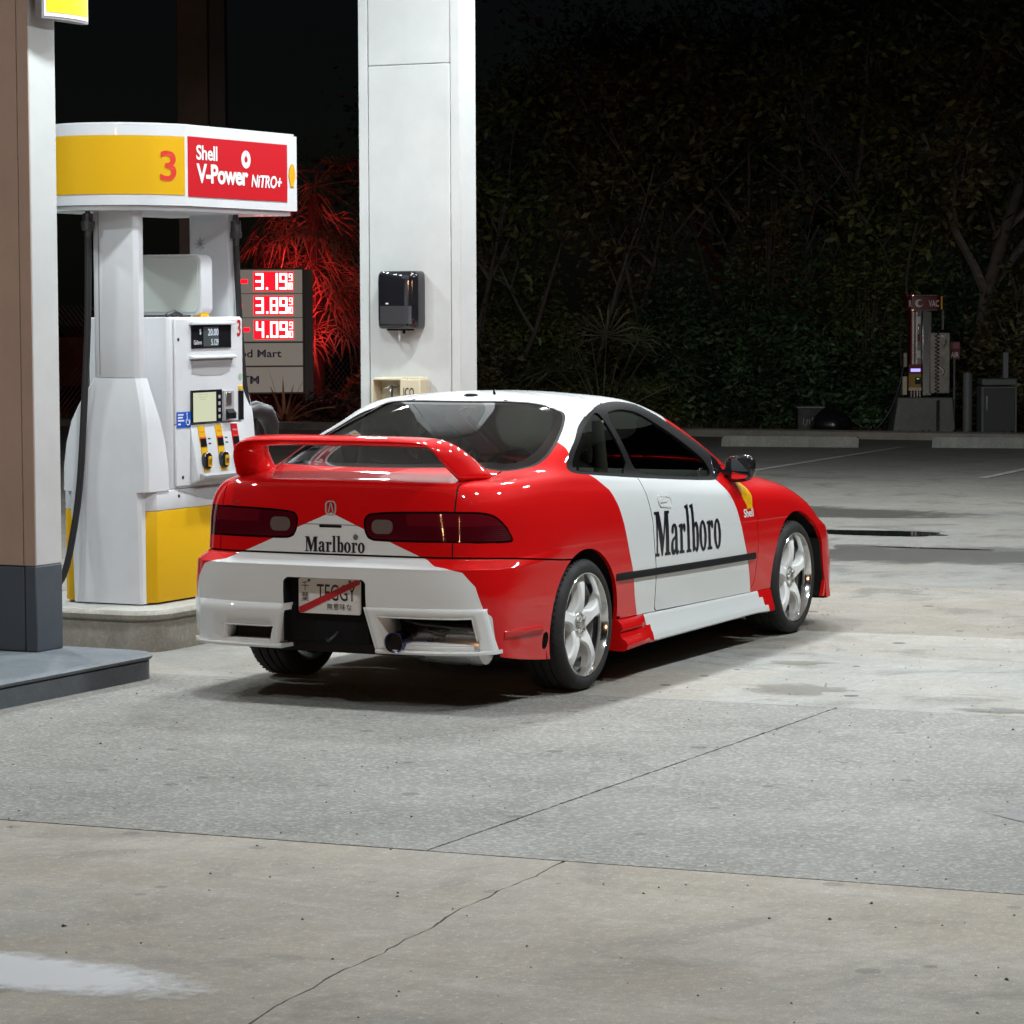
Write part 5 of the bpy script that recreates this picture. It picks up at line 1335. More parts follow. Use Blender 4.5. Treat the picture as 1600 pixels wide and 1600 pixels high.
for v in me.vertices:
    s = .165-v.co.x; z = 2.325+v.co.y; p = arc_out(s, .0055); v.co = W((p[0], p[1], z))
me.materials.append(M['sign_red']); obj('numeral', me, PUMP)
red = PB().box(.872, 1.845, 1.7965, 1.7995, 2.252, 2.552).done('red_panel', M['pump_red'])
Vy = 1.7962
ptext('Shell', .945, 2.438, .20, .075, M['sign_white'], Vy, parent=red, offset=.022, spacing=.95)
ptext('V-Power', .945, 2.322, .50, .098, M['sign_white'], Vy, parent=red, offset=.035, spacing=.95)
ptext('NiTRO+', 1.475, 2.318, .31, .066, M['sign_white'], Vy, parent=red, offset=.03, shear=.2)
logo = curve_mesh([ellipse(0, 0, .046, .046), ellipse(0, 0, .016, .016)])
place_flat(logo, 'round_emblem', M['sign_white'], red, W((1.425, Vy-.001, 2.458)), RX, UZ)
for k in range(7):
    a = math.radians(20+k*140/6); PB().box(1.424, 1.426, Vy-.0026, Vy-.0014, 2.474, 2.50).done('round_emblem_ray', M['pump_red'], red) if k == 3 else None
emblem_end = []
def on_end(me, mt, lf):
    for v in me.vertices: v.co = W((1.897+v.co.x*.55, 1.7985-lf, 2.335+v.co.y))
    me.materials.clear(); me.materials.append(mt); obj('scallop_emblem', me, PUMP)
emblem_set(on_end, .11)
# hoses, breakaways and nozzle
def hose(path, n=14): return catmull3(path, n)
def catmull3(P, n=8):
    out = []
    for i in range(len(P)-1):
        p0, p1, p2, p3 = P[max(i-1, 0)], P[i], P[i+1], P[min(i+2, len(P)-1)]
        for k in range(n):
            t = k/n; out.append(tuple(.5*((2*p1[j])+(-p0[j]+p2[j])*t+(2*p0[j]-5*p1[j]+4*p2[j]-p3[j])*t*t+(-p0[j]+3*p1[j]-3*p2[j]+p3[j])*t**3) for j in range(3)))
    return out+[tuple(P[-1])]
PB().tube(catmull3([(.62, 2.232, 2.05), (.62, 2.235, 1.85), (.62, 2.242, 1.6), (.62, 2.262, 1.3), (.62, 2.30, .83), (.60, 2.335, .55), (.57, 2.37, .36), (.53, 2.42, .28), (.49, 2.50, .25), (.52, 2.60, .30)], 8), .0175, 12).done('hose', M['hose'], smooth=60)
PB().tube([(.62, 2.232, 2.205), (.62, 2.232, 2.17), (.62, 2.232, 2.168), (.62, 2.232, 2.13), (.62, 2.232, 2.128), (.62, 2.232, 2.115), (.62, 2.232, 2.085), (.62, 2.232, 2.083), (.62, 2.232, 2.045)], [.013, .013, .027, .027, .034, .034, .030, .019, .016], 14).done('hose_coupling', M['darkmetal'], smooth=35)
PB().tube(catmull3([(1.57, 1.95, 2.02), (1.578, 1.95, 1.90), (1.60, 1.95, 1.63), (1.64, 1.95, 1.30), (1.70, 1.95, 1.10), (1.76, 1.97, 1.0)], 8), .0165, 12).done('hose', M['hose'], smooth=60)
PB().tube([(1.57, 1.95, 2.205), (1.57, 1.95, 2.15), (1.57, 1.95, 2.148), (1.57, 1.95, 2.09), (1.57, 1.95, 2.088), (1.57, 1.95, 2.06), (1.57, 1.95, 2.058), (1.57, 1.95, 2.02)], [.012, .016, .026, .028, .031, .030, .018, .016], 14).done('hose_coupling', M['darkmetal'], smooth=35)
b = PB(); b.box(1.70, 1.74, 1.99, 2.20, .86, 1.20); b.done('nozzle_boot', M['hose'], bevel=.01)
b = PB(); b.tube([(1.73, 2.02, 1.13), (1.80, 1.98, 1.15), (1.87, 1.96, 1.13), (1.91, 1.95, 1.07), (1.92, 1.95, .98)], [.036, .05, .052, .045, .03], 12); b.tube([(1.80, 1.98, 1.10), (1.83, 1.98, 1.0), (1.88, 1.96, .95)], .012, 8)
b.done('nozzle', M['hose'], smooth=60)
PB().tube([(1.86, 1.95, 1.172), (1.92, 1.94, 1.13), (1.945, 1.94, 1.05)], [.008, .012, .008], 8).done('nozzle_guard', M['chrome'], smooth=60)
# ================================================================== far side of the lot
FACE = YAW-math.pi/2          # a thing turned so that its local -y looks back at the forecourt
def back_thing(name, label, cat, loc, turn=0.0, group=None):
    t = thing(name, label, cat, loc, group); t.rotation_euler = (0, 0, FACE+turn); return t
# wheel stops
def wheel_stop(p0, p1, label):
    p0, p1 = Vector(p0), Vector(p1); L = (p1-p0).length; a = math.atan2(p1.y-p0.y, p1.x-p0.x)
    b = MB(); secs = []
    for u, k in ((0, .80), (.03, 1), (.06, 1), (L*.5, 1), (L-.06, 1), (L-.03, 1), (L, .80)):
        secs.append([(u, -.075, 0), (u, -.068*k, .09*k), (u, -.045*k, .128*k), (u, .045*k, .128*k), (u, .068*k, .09*k), (u, .075, 0)])
    b.sweep(secs)
    for f in (.28, .72): b.lathe([(.014, .1285), (0, .1287)], (L*f, 0, 0), 'z', 10, 1)
    o = b.build('wheel_stop', [M['stop'], M['ink']], smooth=40); o.location = (p0.x, p0.y, -.002); o.rotation_euler = (0, 0, a)
    return tag(o, label, 'wheel stop', 'concrete wheel stops')
M['stop'] = concrete('wheel stop concrete', (.40, .40, .36), stain=.35, bump=.4, rough=.8)
wheel_stop((21.72, 7.47), (22.02, 5.84), 'pale concrete wheel stop between the car mirror and the rubbish box')
wheel_stop((22.32, 5.03), (22.66, 3.30), 'pale concrete wheel stop in front of the air machine at right')

# air and vacuum machine
M['am_base'] = concrete('painted plinth', (.20, .22, .205), stain=.2, bump=.15, rough=.55)
M['am_red'] = simple('maroon panel', (.14, .008, .014), .4)
M['am_panel'] = simple('galvanised panel', (.30, .29, .25), .45, metal=.5, var=.3, vscale=8)
AM = back_thing('air_machine', 'chrome and maroon air and vacuum machine on a grey plinth', 'air machine', (25.78, 6.33, .012))
b = MB(); b.sweep([[(-.42, -.30, 0), (.40, -.30, 0), (.40, .30, 0), (-.42, .30, 0)], [(-.345, -.27, .47), (.36, -.27, .47), (.36, .27, .47), (-.345, .27, .47)]])
b.build('plinth', M['am_base'], AM, bevel=.012)
MB().box(-.175, -.03, -.16, .16, .48, 1.60).build('front_column', M['am_red'], AM, bevel=.01)
for x in (-.14, -.095):
    MB().box(x-.012, x+.012, -.168, -.1605, .62, 1.58).build('column_strip', M['steel'], AM)
MB().box(-.085, -.03, -.172, -.1605, .70, 1.60).build('column_cover', M['chrome'], AM, bevel=.006)
for z in (.98, 1.20, 1.42): MB().box(-.088, -.046, -.176, -.1725, z, z+.10).build('reflective_tag', M['sign_white'] if z != 1.20 else M['am_red'], AM)
MB().box(-.03, .115, -.15, .16, .48, 1.60).build('chrome_column', M['chrome'], AM, bevel=.02)
b = MB(); b.prism(rounded(-.215, .235, -.19, .19, .08, 6), 'z', 1.60, 1.785); hd = b.build('header', M['am_red'], AM, bevel=.006)
for z in (1.595, 1.785):
    b = MB(); b.prism(rounded(-.225, .245, -.20, .20, .085, 6), 'z', z, z+.014); b.build('header_trim', M['chrome'], hd)
label_text('VAC', 'lettering', M['sign_white'], hd, (.055, -.1905, 1.645), RX, UZ, .135, .085, offset=.02, lift=.002)
cres = curve_mesh([ellipse(0, 0, .052, .052), ellipse(.018, .004, .034, .034)]); place_flat(cres, 'crescent_mark', M['sign_white'], hd, (-.07, -.1925, 1.69), RX, UZ)
label_text('R', 'lettering', M['sign_white'], hd, (-.20, -.1905, 1.645), RX, UZ, .035, .085, offset=.02, lift=.002)
MB().box(.212, .234, -.194, -.19, 1.61, 1.78).build('yellow_edge', M['decal_yellow'], hd)
MB().box(.235, .262, -.14, -.10, 1.35, 1.60).build('side_bracket', M['chrome'], AM)
hp = MB().box(.075, .335, -.20, -.165, .52, 1.31).build('hose_panel', M['am_panel'], AM, bevel=.01)
coil = []
for i in range(17*8+1):
    t = i/8; coil.append((.165+.026*math.sin(2*math.pi*t), -.215-.012*math.cos(2*math.pi*t), 1.30-t*.049))
MB().tube(coil, .0065, 6).build('coiled_hose', M['hose'], AM, smooth=60)
coil = []
for i in range(14*6+1):
    t = i/6; coil.append((.165+.020*math.sin(2*math.pi*t), -.315-.012*math.cos(2*math.pi*t), .44-t*.031))
MB().tube(coil, .0065, 6).build('coiled_hose', M['hose'], AM, smooth=60)
MB().tube([(.22, -.21, 1.27), (.26, -.22, 1.25), (.28, -.215, 1.18), (.25, -.21, 1.12), (.24, -.21, 1.2)], .010, 8).build('gun_hook', M['steel'], AM, smooth=60)
MB().tube([(.20, -.21, .86), (.25, -.225, .82), (.235, -.215, .76)], .016, 8).build('gun_hook', M['steel'], AM, smooth=60)
pay = MB().box(-.20, -.035, -.20, -.165, .56, .90).build('pay_unit', simple('pay panel', (.35, .20, .035), .5), AM, bevel=.008)
MB().box(-.20, -.035, -.2025, -.2005, .78, .90).build('pay_header', M['am_red'], pay)
MB().box(-.175, -.05, -.2065, -.2030, .805, .845).build('pay_display', emit('pay display', (.35, .32, 1.0), 1.6), pay)
MB().box(-.118, -.045, -.212, -.2005, .645, .73).build('bill_slot', M['gloss_black'], pay, bevel=.004)
MB().box(-.098, -.066, -.2145, -.2125, .71, .716).build('slot_light', emit('slot light', (.3, 1, .3), 1.0), pay)
MB().box(-.20, -.035, -.205, -.2005, .56, .60).build('pay_foot', M['cream'], pay)
for x in (-.165, -.125, -.085, -.05): MB().tube([(x, -.18, .475), (x, -.18, .56)], .014, 10).build('conduit', M['chrome'], AM, smooth=60)
b = MB(); b.box(-.25, -.20, -.05, .05, .86, 1.05); b.build('side_box', M['am_panel'], AM, bevel=.006)
b = MB(); b.box(-.26, -.20, -.05, .05, .50, .74); b.build('side_box', M['cream'], AM, bevel=.006)
MB().tube(catmull3([(-.22, .05, .95), (-.30, .0, .6), (-.42, -.05, .3), (-.60, -.05, .06), (-.75, -.1, .03)], 6), .016, 8).build('vacuum_hose', M['hose'], AM, smooth=60)
asg = MB().box(.355, .49, -.02, -.005, .96, 1.19).build('air_sign', M['am_red'], AM); asg.data.materials.append(M['sign_white'])
label_text('AIR', 'lettering', M['sign_white'], asg, (.37, -.021, .985), RX, UZ, .105, .07, offset=.02, lift=.002)
MB().box(.365, .48, -.0235, -.0205, 1.10, 1.175).build('sign_patch', simple('faded pink', (.30, .13, .15), .6), asg)
MB().tube([(.42, 0, 0), (.42, 0, .96)], .015, 8).build('sign_post', M['am_base'], AM)
# bollard, cabinet, post
BO = back_thing('bollard', 'dark grey steel bollard beside the air machine plinth', 'bollard', (25.62, 5.66, .012))
MB().lathe([(.062, 0), (.062, .76), (.055, .79), (.03, .806), (0, .81)], (0, 0, 0), 'z', 20).build('post', M['am_base'], BO, smooth=40)
BO2 = back_thing('bollard', 'grey steel bollard cut by the right frame edge', 'bollard', (25.95, 4.88, .012))
MB().lathe([(.062, 0), (.062, .74), (.055, .77), (.03, .786), (0, .79)], (0, 0, 0), 'z', 20).build('post', M['am_base'], BO2, smooth=40)
CB = back_thing('utility_cabinet', 'dark grey square utility cabinet right of the bollard', 'cabinet', (25.78, 5.32, .012))
MB().box(-.23, .23, -.2, .2, 0, .62).build('body', M['am_base'], CB, bevel=.01)
MB().box(-.225, .225, -.21, .2, .635, .72).build('lid', M['am_base'], CB, bevel=.012)
MB().box(-.20, .20, -.212, -.202, .04, .60).build('door_panel', simple('cabinet door', (.06, .064, .062), .55), CB, bevel=.006)
MB().box(-.17, -.155, -.222, -.2125, .32, .50).build('pull', M['steel'], CB)
WP = back_thing('marker_post', 'short pale post standing behind the utility cabinet', 'post', (26.15, 5.32, .012))
MB().box(-.035, .035, -.03, .03, 0, 1.05).build('post', simple('pale post', (.22, .23, .24), .6), WP, bevel=.008)
# graffiti box
RBX = back_thing('rubbish_box', 'dark scuffed box with scribbled tag by the bushes', 'box', (25.25, 7.62, .012))
b = MB(); b.box(-.24, .10, -.2, .2, 0, .33); b.build('body', simple('scuffed black', (.035, .036, .036), .55, var=.4, vscale=9), RBX, bevel=.012)
MB().box(-.25, .11, -.21, .21, .3305, .355).build('lid', M['grey_metal'], RBX, bevel=.005)
for q in ([(-.16, .20), (-.17, .13), (-.13, .10), (-.11, .19)], [(-.09, .19), (-.08, .12), (-.05, .15), (-.045, .21)], [(-.02, .22), (.0, .13), (.03, .17), (.075, .11)], [(.0, .20), (.06, .19)]):
    MB().tube([(x, -.203, z) for x, z in q], .0042, 5).build('scribble', simple('scribble paint', (.5, .5, .5), .6), RBX)
TB = back_thing('rubbish_bag', 'black rubbish sack slumped beside the scribbled box', 'sack', (24.95, 7.30, .012))
b = MB(); secs = []; rnd = random.Random(5)
for z, r in ((0, .20), (.05, .25), (.14, .26), (.24, .21), (.31, .12), (.35, .05), (.39, .07)):
    secs.append([(r*(1+.14*math.sin(3*a+z*9)+.06*rnd.uniform(-1, 1))*math.cos(a), r*(1+.10*math.sin(4*a))*math.sin(a), z) for a in np.linspace(0, 2*math.pi, 21)[:-1]])
b.sweep(secs); b.build('sack', simple('black plastic film', (.012, .012, .013), .25), TB, smooth=50)

# ------------------------------------------------------------------ price sign
M['ps_panel'] = simple('backlit sign panel', (.42, .37, .32), .55)
_b = M['ps_panel'].node_tree.nodes['Principled BSDF']; _b.inputs['Emission Color'].default_value = (.80, .70, .60, 1); _b.inputs['Emission Strength'].default_value = .17
M['ps_frame'] = simple('sign frame', (.16, .13, .12), .5)
M['led_red'] = emit('led red field', (1.0, .006, .014), 2.2); M['led_rear'] = emit('led rear field', (1.0, .004, .010), 50.0)
M['led_core'] = emit('led digits', (1.0, .42, .40), 4.5)
PS = back_thing('price_sign', 'grey fuel price sign with three rows of glowing red digits', 'price sign', (26.79, 16.52, .10), .16)
# local x to the right, face at y = -.12; panel rows from the top
X1, X0 = .23, -1.45
MB().box(X0-.03, X1+.03, -.10, .10, .30, 2.16).build('sign_box', M['ps_frame'], PS, bevel=.01)
MB().box(X1+.032, X1+.16, -.06, .06, -.12, 2.14).build('sign_post', M['ps_frame'], PS); MB().box(X0-.16, X0-.032, -.06, .06, -.12, 2.14).build('sign_post', M['ps_frame'], PS)
SEG = {'0': 'abcdef', '1': 'bc', '2': 'abged', '3': 'abgcd', '4': 'fgbc', '5': 'afgcd', '6': 'afgedc', '7': 'abc', '8': 'abcdefg', '9': 'abfgcd'}
def seg_digit(ch, x, z, w, h, t):
    Q = {'a': (0, h-t, w, h), 'd': (0, 0, w, t), 'g': (0, h/2-t/2, w, h/2+t/2), 'f': (0, h/2, t, h), 'b': (w-t, h/2, w, h), 'e': (0, 0, t, h/2), 'c': (w-t, 0, w, h/2)}
    return [(x+Q[s][0], z+Q[s][1], x+Q[s][2], z+Q[s][3]) for s in SEG[ch]]
for side in (-1, 1):
    for r, (txt, z0) in enumerate((('319', 1.79), ('389', 1.435), ('409', 1.08))):
        pn = MB().box(X0, X1, side*.1005, side*.115, z0, z0+.345).build('price_row', M['ps_panel'], PS, bevel=.006)
        yy = side*.119
        MB().box(-.49, .10, side*.1155, yy, z0+.035, z0+.315).build('led_field', M['led_red'] if side < 0 else M['led_rear'], pn)
        def X(x): return x if side < 0 else -.39-x
        cells = []
        for q, (ch, xx) in enumerate(zip(txt, (-.46, -.25, -.11))):
            cells += seg_digit(ch, xx, z0+.055, .12, .24, .032)
        cells.append((-.305, z0+.055, -.275, z0+.088))
        cells += seg_digit('9', .032, z0+.18, .055, .11, .014)+seg_digit('1', .005, z0+.055, .03, .10, .014)+seg_digit('0', .042, z0+.055, .045, .10, .014)
        for (a, z1, c, z2) in cells:
            x0_, x1_ = sorted((X(a), X(c)))
            MB().box(x0_, x1_, min(yy, yy+side*.004), max(yy, yy+side*.004), z1, z2).build('led_bar', M['led_core'], pn)
        if side > 0: continue
        xa, xb = ((-.80, -.575), (-.80, -.66), (-.80, -.55))[r]
        MB().box(xa, xb, min(yy, yy+side*.002), max(yy, yy+side*.002), z0+.145, z0+.205).build('grade_name', M['led_red'], pn)
fm = MB().box(X0, X1, -.115, -.1005, .725, 1.055).build('mart_panel', M['ps_panel'], PS, bevel=.006)
M['ps_text'] = simple('violet lettering', (.10, .03, .22), .5)
M['ps_text_w'] = simple('white outline', (.75, .72, .78), .5)
for off, mt, lf in ((.022, M['ps_text_w'], .0016), (.0, M['ps_text'], .0032)):
    label_text('Food Mart', 'lettering', mt, fm, (-.885, -.115, .845), RX, UZ, .80, .115, offset=off, lift=lf)
am = MB().box(X0, X1, -.115, -.1005, .33, .70).build('atm_panel', M['ps_panel'], PS, bevel=.006)
for off, mt, lf in ((.022, M['ps_text_w'], .0016), (.0, M['ps_text'], .0032)):
    label_text('ATM', 'lettering', mt, am, (-.82, -.115, .455), RX, UZ, .40, .12, offset=off, lift=lf)
# faint road sign behind
RS = back_thing('road_sign', 'faint dark rectangular sign above the price sign', 'sign', (33.0, 20.4, .012))
MB().box(-.35, .35, -.01, .01, 2.25, 2.75).build('plate', simple('dark sign plate', (.03, .02, .022), .5), RS, bevel=.004)
b = MB(); fr = rounded(-.33, .33, 2.27, 2.73, .05); cu = curve_mesh([fr, rounded(-.315, .315, 2.285, 2.715, .045)]); place_flat(cu, 'border', simple('border paint', (.25, .2, .2), .5), RS, (0, -.0125, 0), RX, UZ)
label_text('NE', 'lettering', bpy.data.materials['border paint'], RS, (-.24, -.0125, 2.53), RX, UZ, .25, .13, lift=.001)
MB().tube([(0, .03, 0), (0, .03, 2.7)], .03, 8).build('pole', M['grey_metal'], RS)
# tall brown pylon behind the dispenser
PY = back_thing('brown_pylon', 'tall dark brown pylon rising behind the dispenser', 'pylon', (18.6, 12.9, .0))
MB().box(-.20, .16, -.18, .18, -.03, 9.0).build('shaft', simple('brown paint', (.085, .045, .032), .6, var=.15), PY, bevel=.01)
MB().box(.162, .36, -.10, .22, -.03, 9.0).build('shaft_side', simple('dark brown paint', (.04, .024, .02), .6), PY, bevel=.01)
# low ochre wall at far left
PWL = back_thing('boundary_wall', 'low ochre wall far behind the left pillar', 'wall', (40.0, 29.0, .08))
MB().box(-4, 4, -.1, .1, 0, 1.0).build('wall', simple('ochre render', (.16, .075, .03), .8, var=.3), PWL)

# ------------------------------------------------------------------ plants
def leafmat(name, col, var=.5):
    m, nt, b = nodes_of(name)
    g_ = nt.nodes.new('ShaderNodeNewGeometry'); r = nt.nodes.new('ShaderNodeMapRange')
    r.inputs[3].default_value = 1-var; r.inputs[4].default_value = 1+var
    mx = nt.nodes.new('ShaderNodeMix'); mx.data_type = 'RGBA'; mx.blend_type = 'MULTIPLY'; mx.inputs[0].default_value = 1; mx.inputs[6].default_value = (*col, 1)
    tc = nt.nodes.new('ShaderNodeTexCoord'); ns_ = nt.nodes.new('ShaderNodeTexNoise'); ns_.inputs['Scale'].default_value = 1.6; ns_.inputs['Detail'].default_value = 3
    nr_ = nt.nodes.new('ShaderNodeMapRange'); nr_.inputs[1].default_value = .35; nr_.inputs[2].default_value = .68; nr_.inputs[3].default_value = .35; nr_.inputs[4].default_value = 1.35
    mu_ = nt.nodes.new('ShaderNodeMath'); mu_.operation = 'MULTIPLY'
    nt.links.new(tc.outputs['Object'], ns_.inputs['Vector']); nt.links.new(ns_.outputs[0], nr_.inputs[0]); nt.links.new(g_.outputs['Random Per Island'], r.inputs[0])
    nt.links.new(r.outputs[0], mu_.inputs[0]); nt.links.new(nr_.outputs[0], mu_.inputs[1]); nt.links.new(mu_.outputs[0], mx.inputs[7]); nt.links.new(mx.outputs[2], b.inputs['Base Color'])
    b.inputs['Roughness'].default_value = .45; b.inputs['Specular IOR Level'].default_value = .35
    return m
M['bark'] = simple('bark', (.17, .15, .125), .9, bump=.6, bscale=30, var=.4, vscale=8)
M['limb'] = simple('pale limb bark', (.26, .24, .21), .9, var=.4, vscale=8)
M['palmbark'] = simple('palm bark', (.05, .04, .032), .95, bump=.6, bscale=30)
M['leaf_a'] = leafmat('leaf mid green', (.17, .21, .07)); M['leaf_b'] = leafmat('leaf dark green', (.07, .14, .06)); M['leaf_c'] = leafmat('leaf olive', (.17, .16, .07))
M['frond'] = leafmat('palm frond', (.15, .16, .09), .35); M['frond_dead'] = leafmat('dry palm frond', (.34, .26, .19), .35)
def leaves_object(name, P, size, mat, parent, rnd, droop=.3, aspect=.45):
    """P: n x 3 leaf positions; every leaf a folded lozenge of its own"""
    n = len(P); g_ = np.random.default_rng(rnd)
    a = g_.uniform(0, 2*np.pi, n); el = g_.normal(-droop, .5, n)
    d = np.stack([np.cos(a)*np.cos(el), np.sin(a)*np.cos(el), np.sin(el)], 1)
    r = g_.normal(size=(n, 3)); s = np.cross(d, r); s /= np.linalg.norm(s, axis=1, keepdims=True)+1e-9
    nn = np.cross(d, s)
    L = size*g_.uniform(.6, 1.35, n)[:, None]
    V = np.stack([P, P+d*L*.5+s*L*aspect*.5+nn*L*.08, P+d*L, P+d*L*.5-s*L*aspect*.5+nn*L*.08], 1).reshape(-1, 3)
    k = np.arange(n)*4
    F = np.concatenate([np.stack([k, k+1, k+2], 1), np.stack([k, k+2, k+3], 1)])
    me = bpy.data.meshes.new(name); me.vertices.add(len(V)); me.vertices.foreach_set('co', V.ravel())
    me.loops.add(len(F)*3); me.loops.foreach_set('vertex_index', F.ravel().astype(np.int32))
    me.polygons.add(len(F)); me.polygons.foreach_set('loop_start', np.arange(len(F), dtype=np.int32)*3); me.polygons.foreach_set('loop_total', np.full(len(F), 3, np.int32))
    me.update(calc_edges=True); me.materials.append(mat)
    return obj(name, me, parent)
def make_tree(name, loc, height, spread, seed, nleaf, mat, label, stems=1, lean=(0, 0), size=.10, bare=.25, trunk_r=.10, group='trees behind the parking lot'):
    rnd = random.Random(seed); T = thing(name, label, 'tree', loc, group)
    segs = []; tips = []
    def grow(p, d, L, r, depth):
        pts = [p]; rr = [r]; q = Vector(p); dd = Vector(d)
        n = 5
        for i in range(n):
            dd = (dd+Vector((rnd.uniform(-.16, .16), rnd.uniform(-.16, .16), rnd.uniform(-.04, .12)))).normalized()
            q = q+dd*L/n; pts.append(tuple(q)); rr.append(r*(1-.55*(i+1)/n))
            if depth >= 2 or (depth == 1 and i > 2): tips.append((Vector(q), L*.25+.15))
        segs.append((pts, rr, depth))
        if depth < 3:
            for k in range(rnd.choice((2, 3, 3)) if depth else rnd.choice((4, 5))):
                f = rnd.uniform(.35, 1.0); i = min(int(f*n), n); a = rnd.uniform(0, 6.28)
                side = Vector((math.cos(a), math.sin(a), rnd.uniform(.0, .7))).normalized()
                grow(pts[i], (dd*.65+side*.8).normalized(), L*rnd.uniform(.42, .66), rr[i]*.62, depth+1)
    for s_ in range(stems):
        a = rnd.uniform(0, 6.28); d = Vector((lean[0]+rnd.uniform(-.2, .2)*(stems > 1), lean[1]+rnd.uniform(-.3, .3)*(stems > 1), 1)).normalized()
        grow((.12*s_*math.cos(a), .2*s_*math.sin(a), 0), d, height*.62, trunk_r*(1 if stems == 1 else .6), 0)
    tr = MB()
    for pts, rr, dep in segs:
        if dep == 0: tr.tube(pts, rr, 8)
    tr.build('trunk', M['bark'], T, smooth=60)
    br = MB()
    for pts, rr, dep in segs:
        if dep > 0: br.tube(pts, [max(q*1.15, .010) for q in rr], 5 if dep < 3 else 4, cap=False)
    br.build('limbs', M['limb'], T, smooth=60)
    g_ = np.random.default_rng(seed)
    tips = [t for t in tips if rnd.random() > bare]
    C = np.array([t[0] for t in tips]); R_ = np.array([t[1] for t in tips])
    k = g_.integers(0, len(C), nleaf)
    P = C[k]+g_.normal(size=(nleaf, 3))*R_[k][:, None]*.55*np.array([spread, spread, .8])
    P = P[P[:, 2] > .15]
    leaves_object('crown', P, size, mat, T, seed)
    return T
TREES = [
 (27.4, 13.6, 5.6, 21, 5200, 'leaf_a', 3, (0, .05), 'several-stemmed leafy tree just right of the white column'),
 (28.6, 12.4, 6.6, 22, 5600, 'leaf_c', 2, (0, -.1), 'olive-leaved tree rising behind the fan palm'),
 (29.6, 11.2, 7.2, 23, 1700, 'leaf_c', 3, (-.05, .35), 'sparse tree with bare limbs leaning left above the palm'),
 (30.2, 10.3, 7.6, 24, 1700, 'leaf_b', 3, (0, .3), 'thin dark tree leaning left over the round bush'),
 (31.0, 9.6, 7.8, 25, 5200, 'leaf_b', 2, (0, -.1), 'tall dark tree directly behind the round bush'),
 (30.8, 8.6, 7.2, 26, 2000, 'leaf_c', 3, (0, -.25), 'loose tree leaning right towards the air machine'),
 (29.9, 7.6, 7.0, 27, 5200, 'leaf_a', 2, (0, .15), 'leafy tree behind the air machine header'),
 (28.7, 6.55, 7.4, 28, 5200, 'leaf_c', 1, (0, .03), 'thick-trunked tree behind the utility cabinet'),
 (29.2, 5.3, 7.0, 29, 5200, 'leaf_a', 2, (0, .1), 'tree at the right frame edge with pale leaves'),
 (29.0, 15.3, 6.8, 30, 4200, 'leaf_b', 1, (0, 0), 'dark tree hidden mostly by the white column'),
 (36.0, 13.6, 9.5, 31, 4000, 'leaf_b', 1, (0, 0), 'tall far tree behind the palm and leaning limbs'),
 (37.0, 10.4, 10.0, 32, 4000, 'leaf_b', 1, (0, 0), 'tallest far tree above the middle of the tree line'),
 (36.0, 7.8, 9.5, 33, 4000, 'leaf_c', 1, (0, 0), 'tall far tree above the right of the tree line'),
]
for (x, y, h, sd, nl, mt, st_, ln, lb) in TREES:
    make_tree('tree', (x, y, .012), h, 1.25, sd, nl, M[mt], lb, stems=st_, lean=ln, size=.15, trunk_r=.13 if st_ == 1 else .075)
def make_shrub(loc, rx, ry, h, seed, n, mat, label, size=.11, low=0.0):
    T = thing('shrub', label, 'shrub', loc, 'shrubs along the kerb'); g_ = np.random.default_rng(seed); rnd = random.Random(seed)
    b = MB(); tips = []
    for k in range(16):
        a = rnd.uniform(0, 6.28); e = rnd.uniform(.2, 1); p = Vector((rx*.75*e*math.cos(a), ry*.75*e*math.sin(a), h*rnd.uniform(.55, .9)))
        b.tube([(0.05*math.cos(a), .05*math.sin(a), 0), tuple(p*.5+Vector((0, 0, h*.1))), tuple(p)], [.018, .012, .005], 5, cap=False)
    b.build('stem', M['bark'], T, smooth=60)
    m = 34; cl = g_.normal(size=(m, 3)); cl /= np.linalg.norm(cl, axis=1, keepdims=True); cl *= g_.uniform(.55, .95, m)[:, None]
    cl[:, 2] = np.abs(cl[:, 2])*1.0-.1
    k = g_.integers(0, m, n); P = cl[k]+g_.normal(size=(n, 3))*(.10+.10*g_.random((n, 1)))
    P = P*np.array([rx, ry, h*.92])+np.array([0, 0, h*.06]); P = P[P[:, 2] > .02]
    leaves_object('foliage', P, size, mat, T, seed, .1); return T
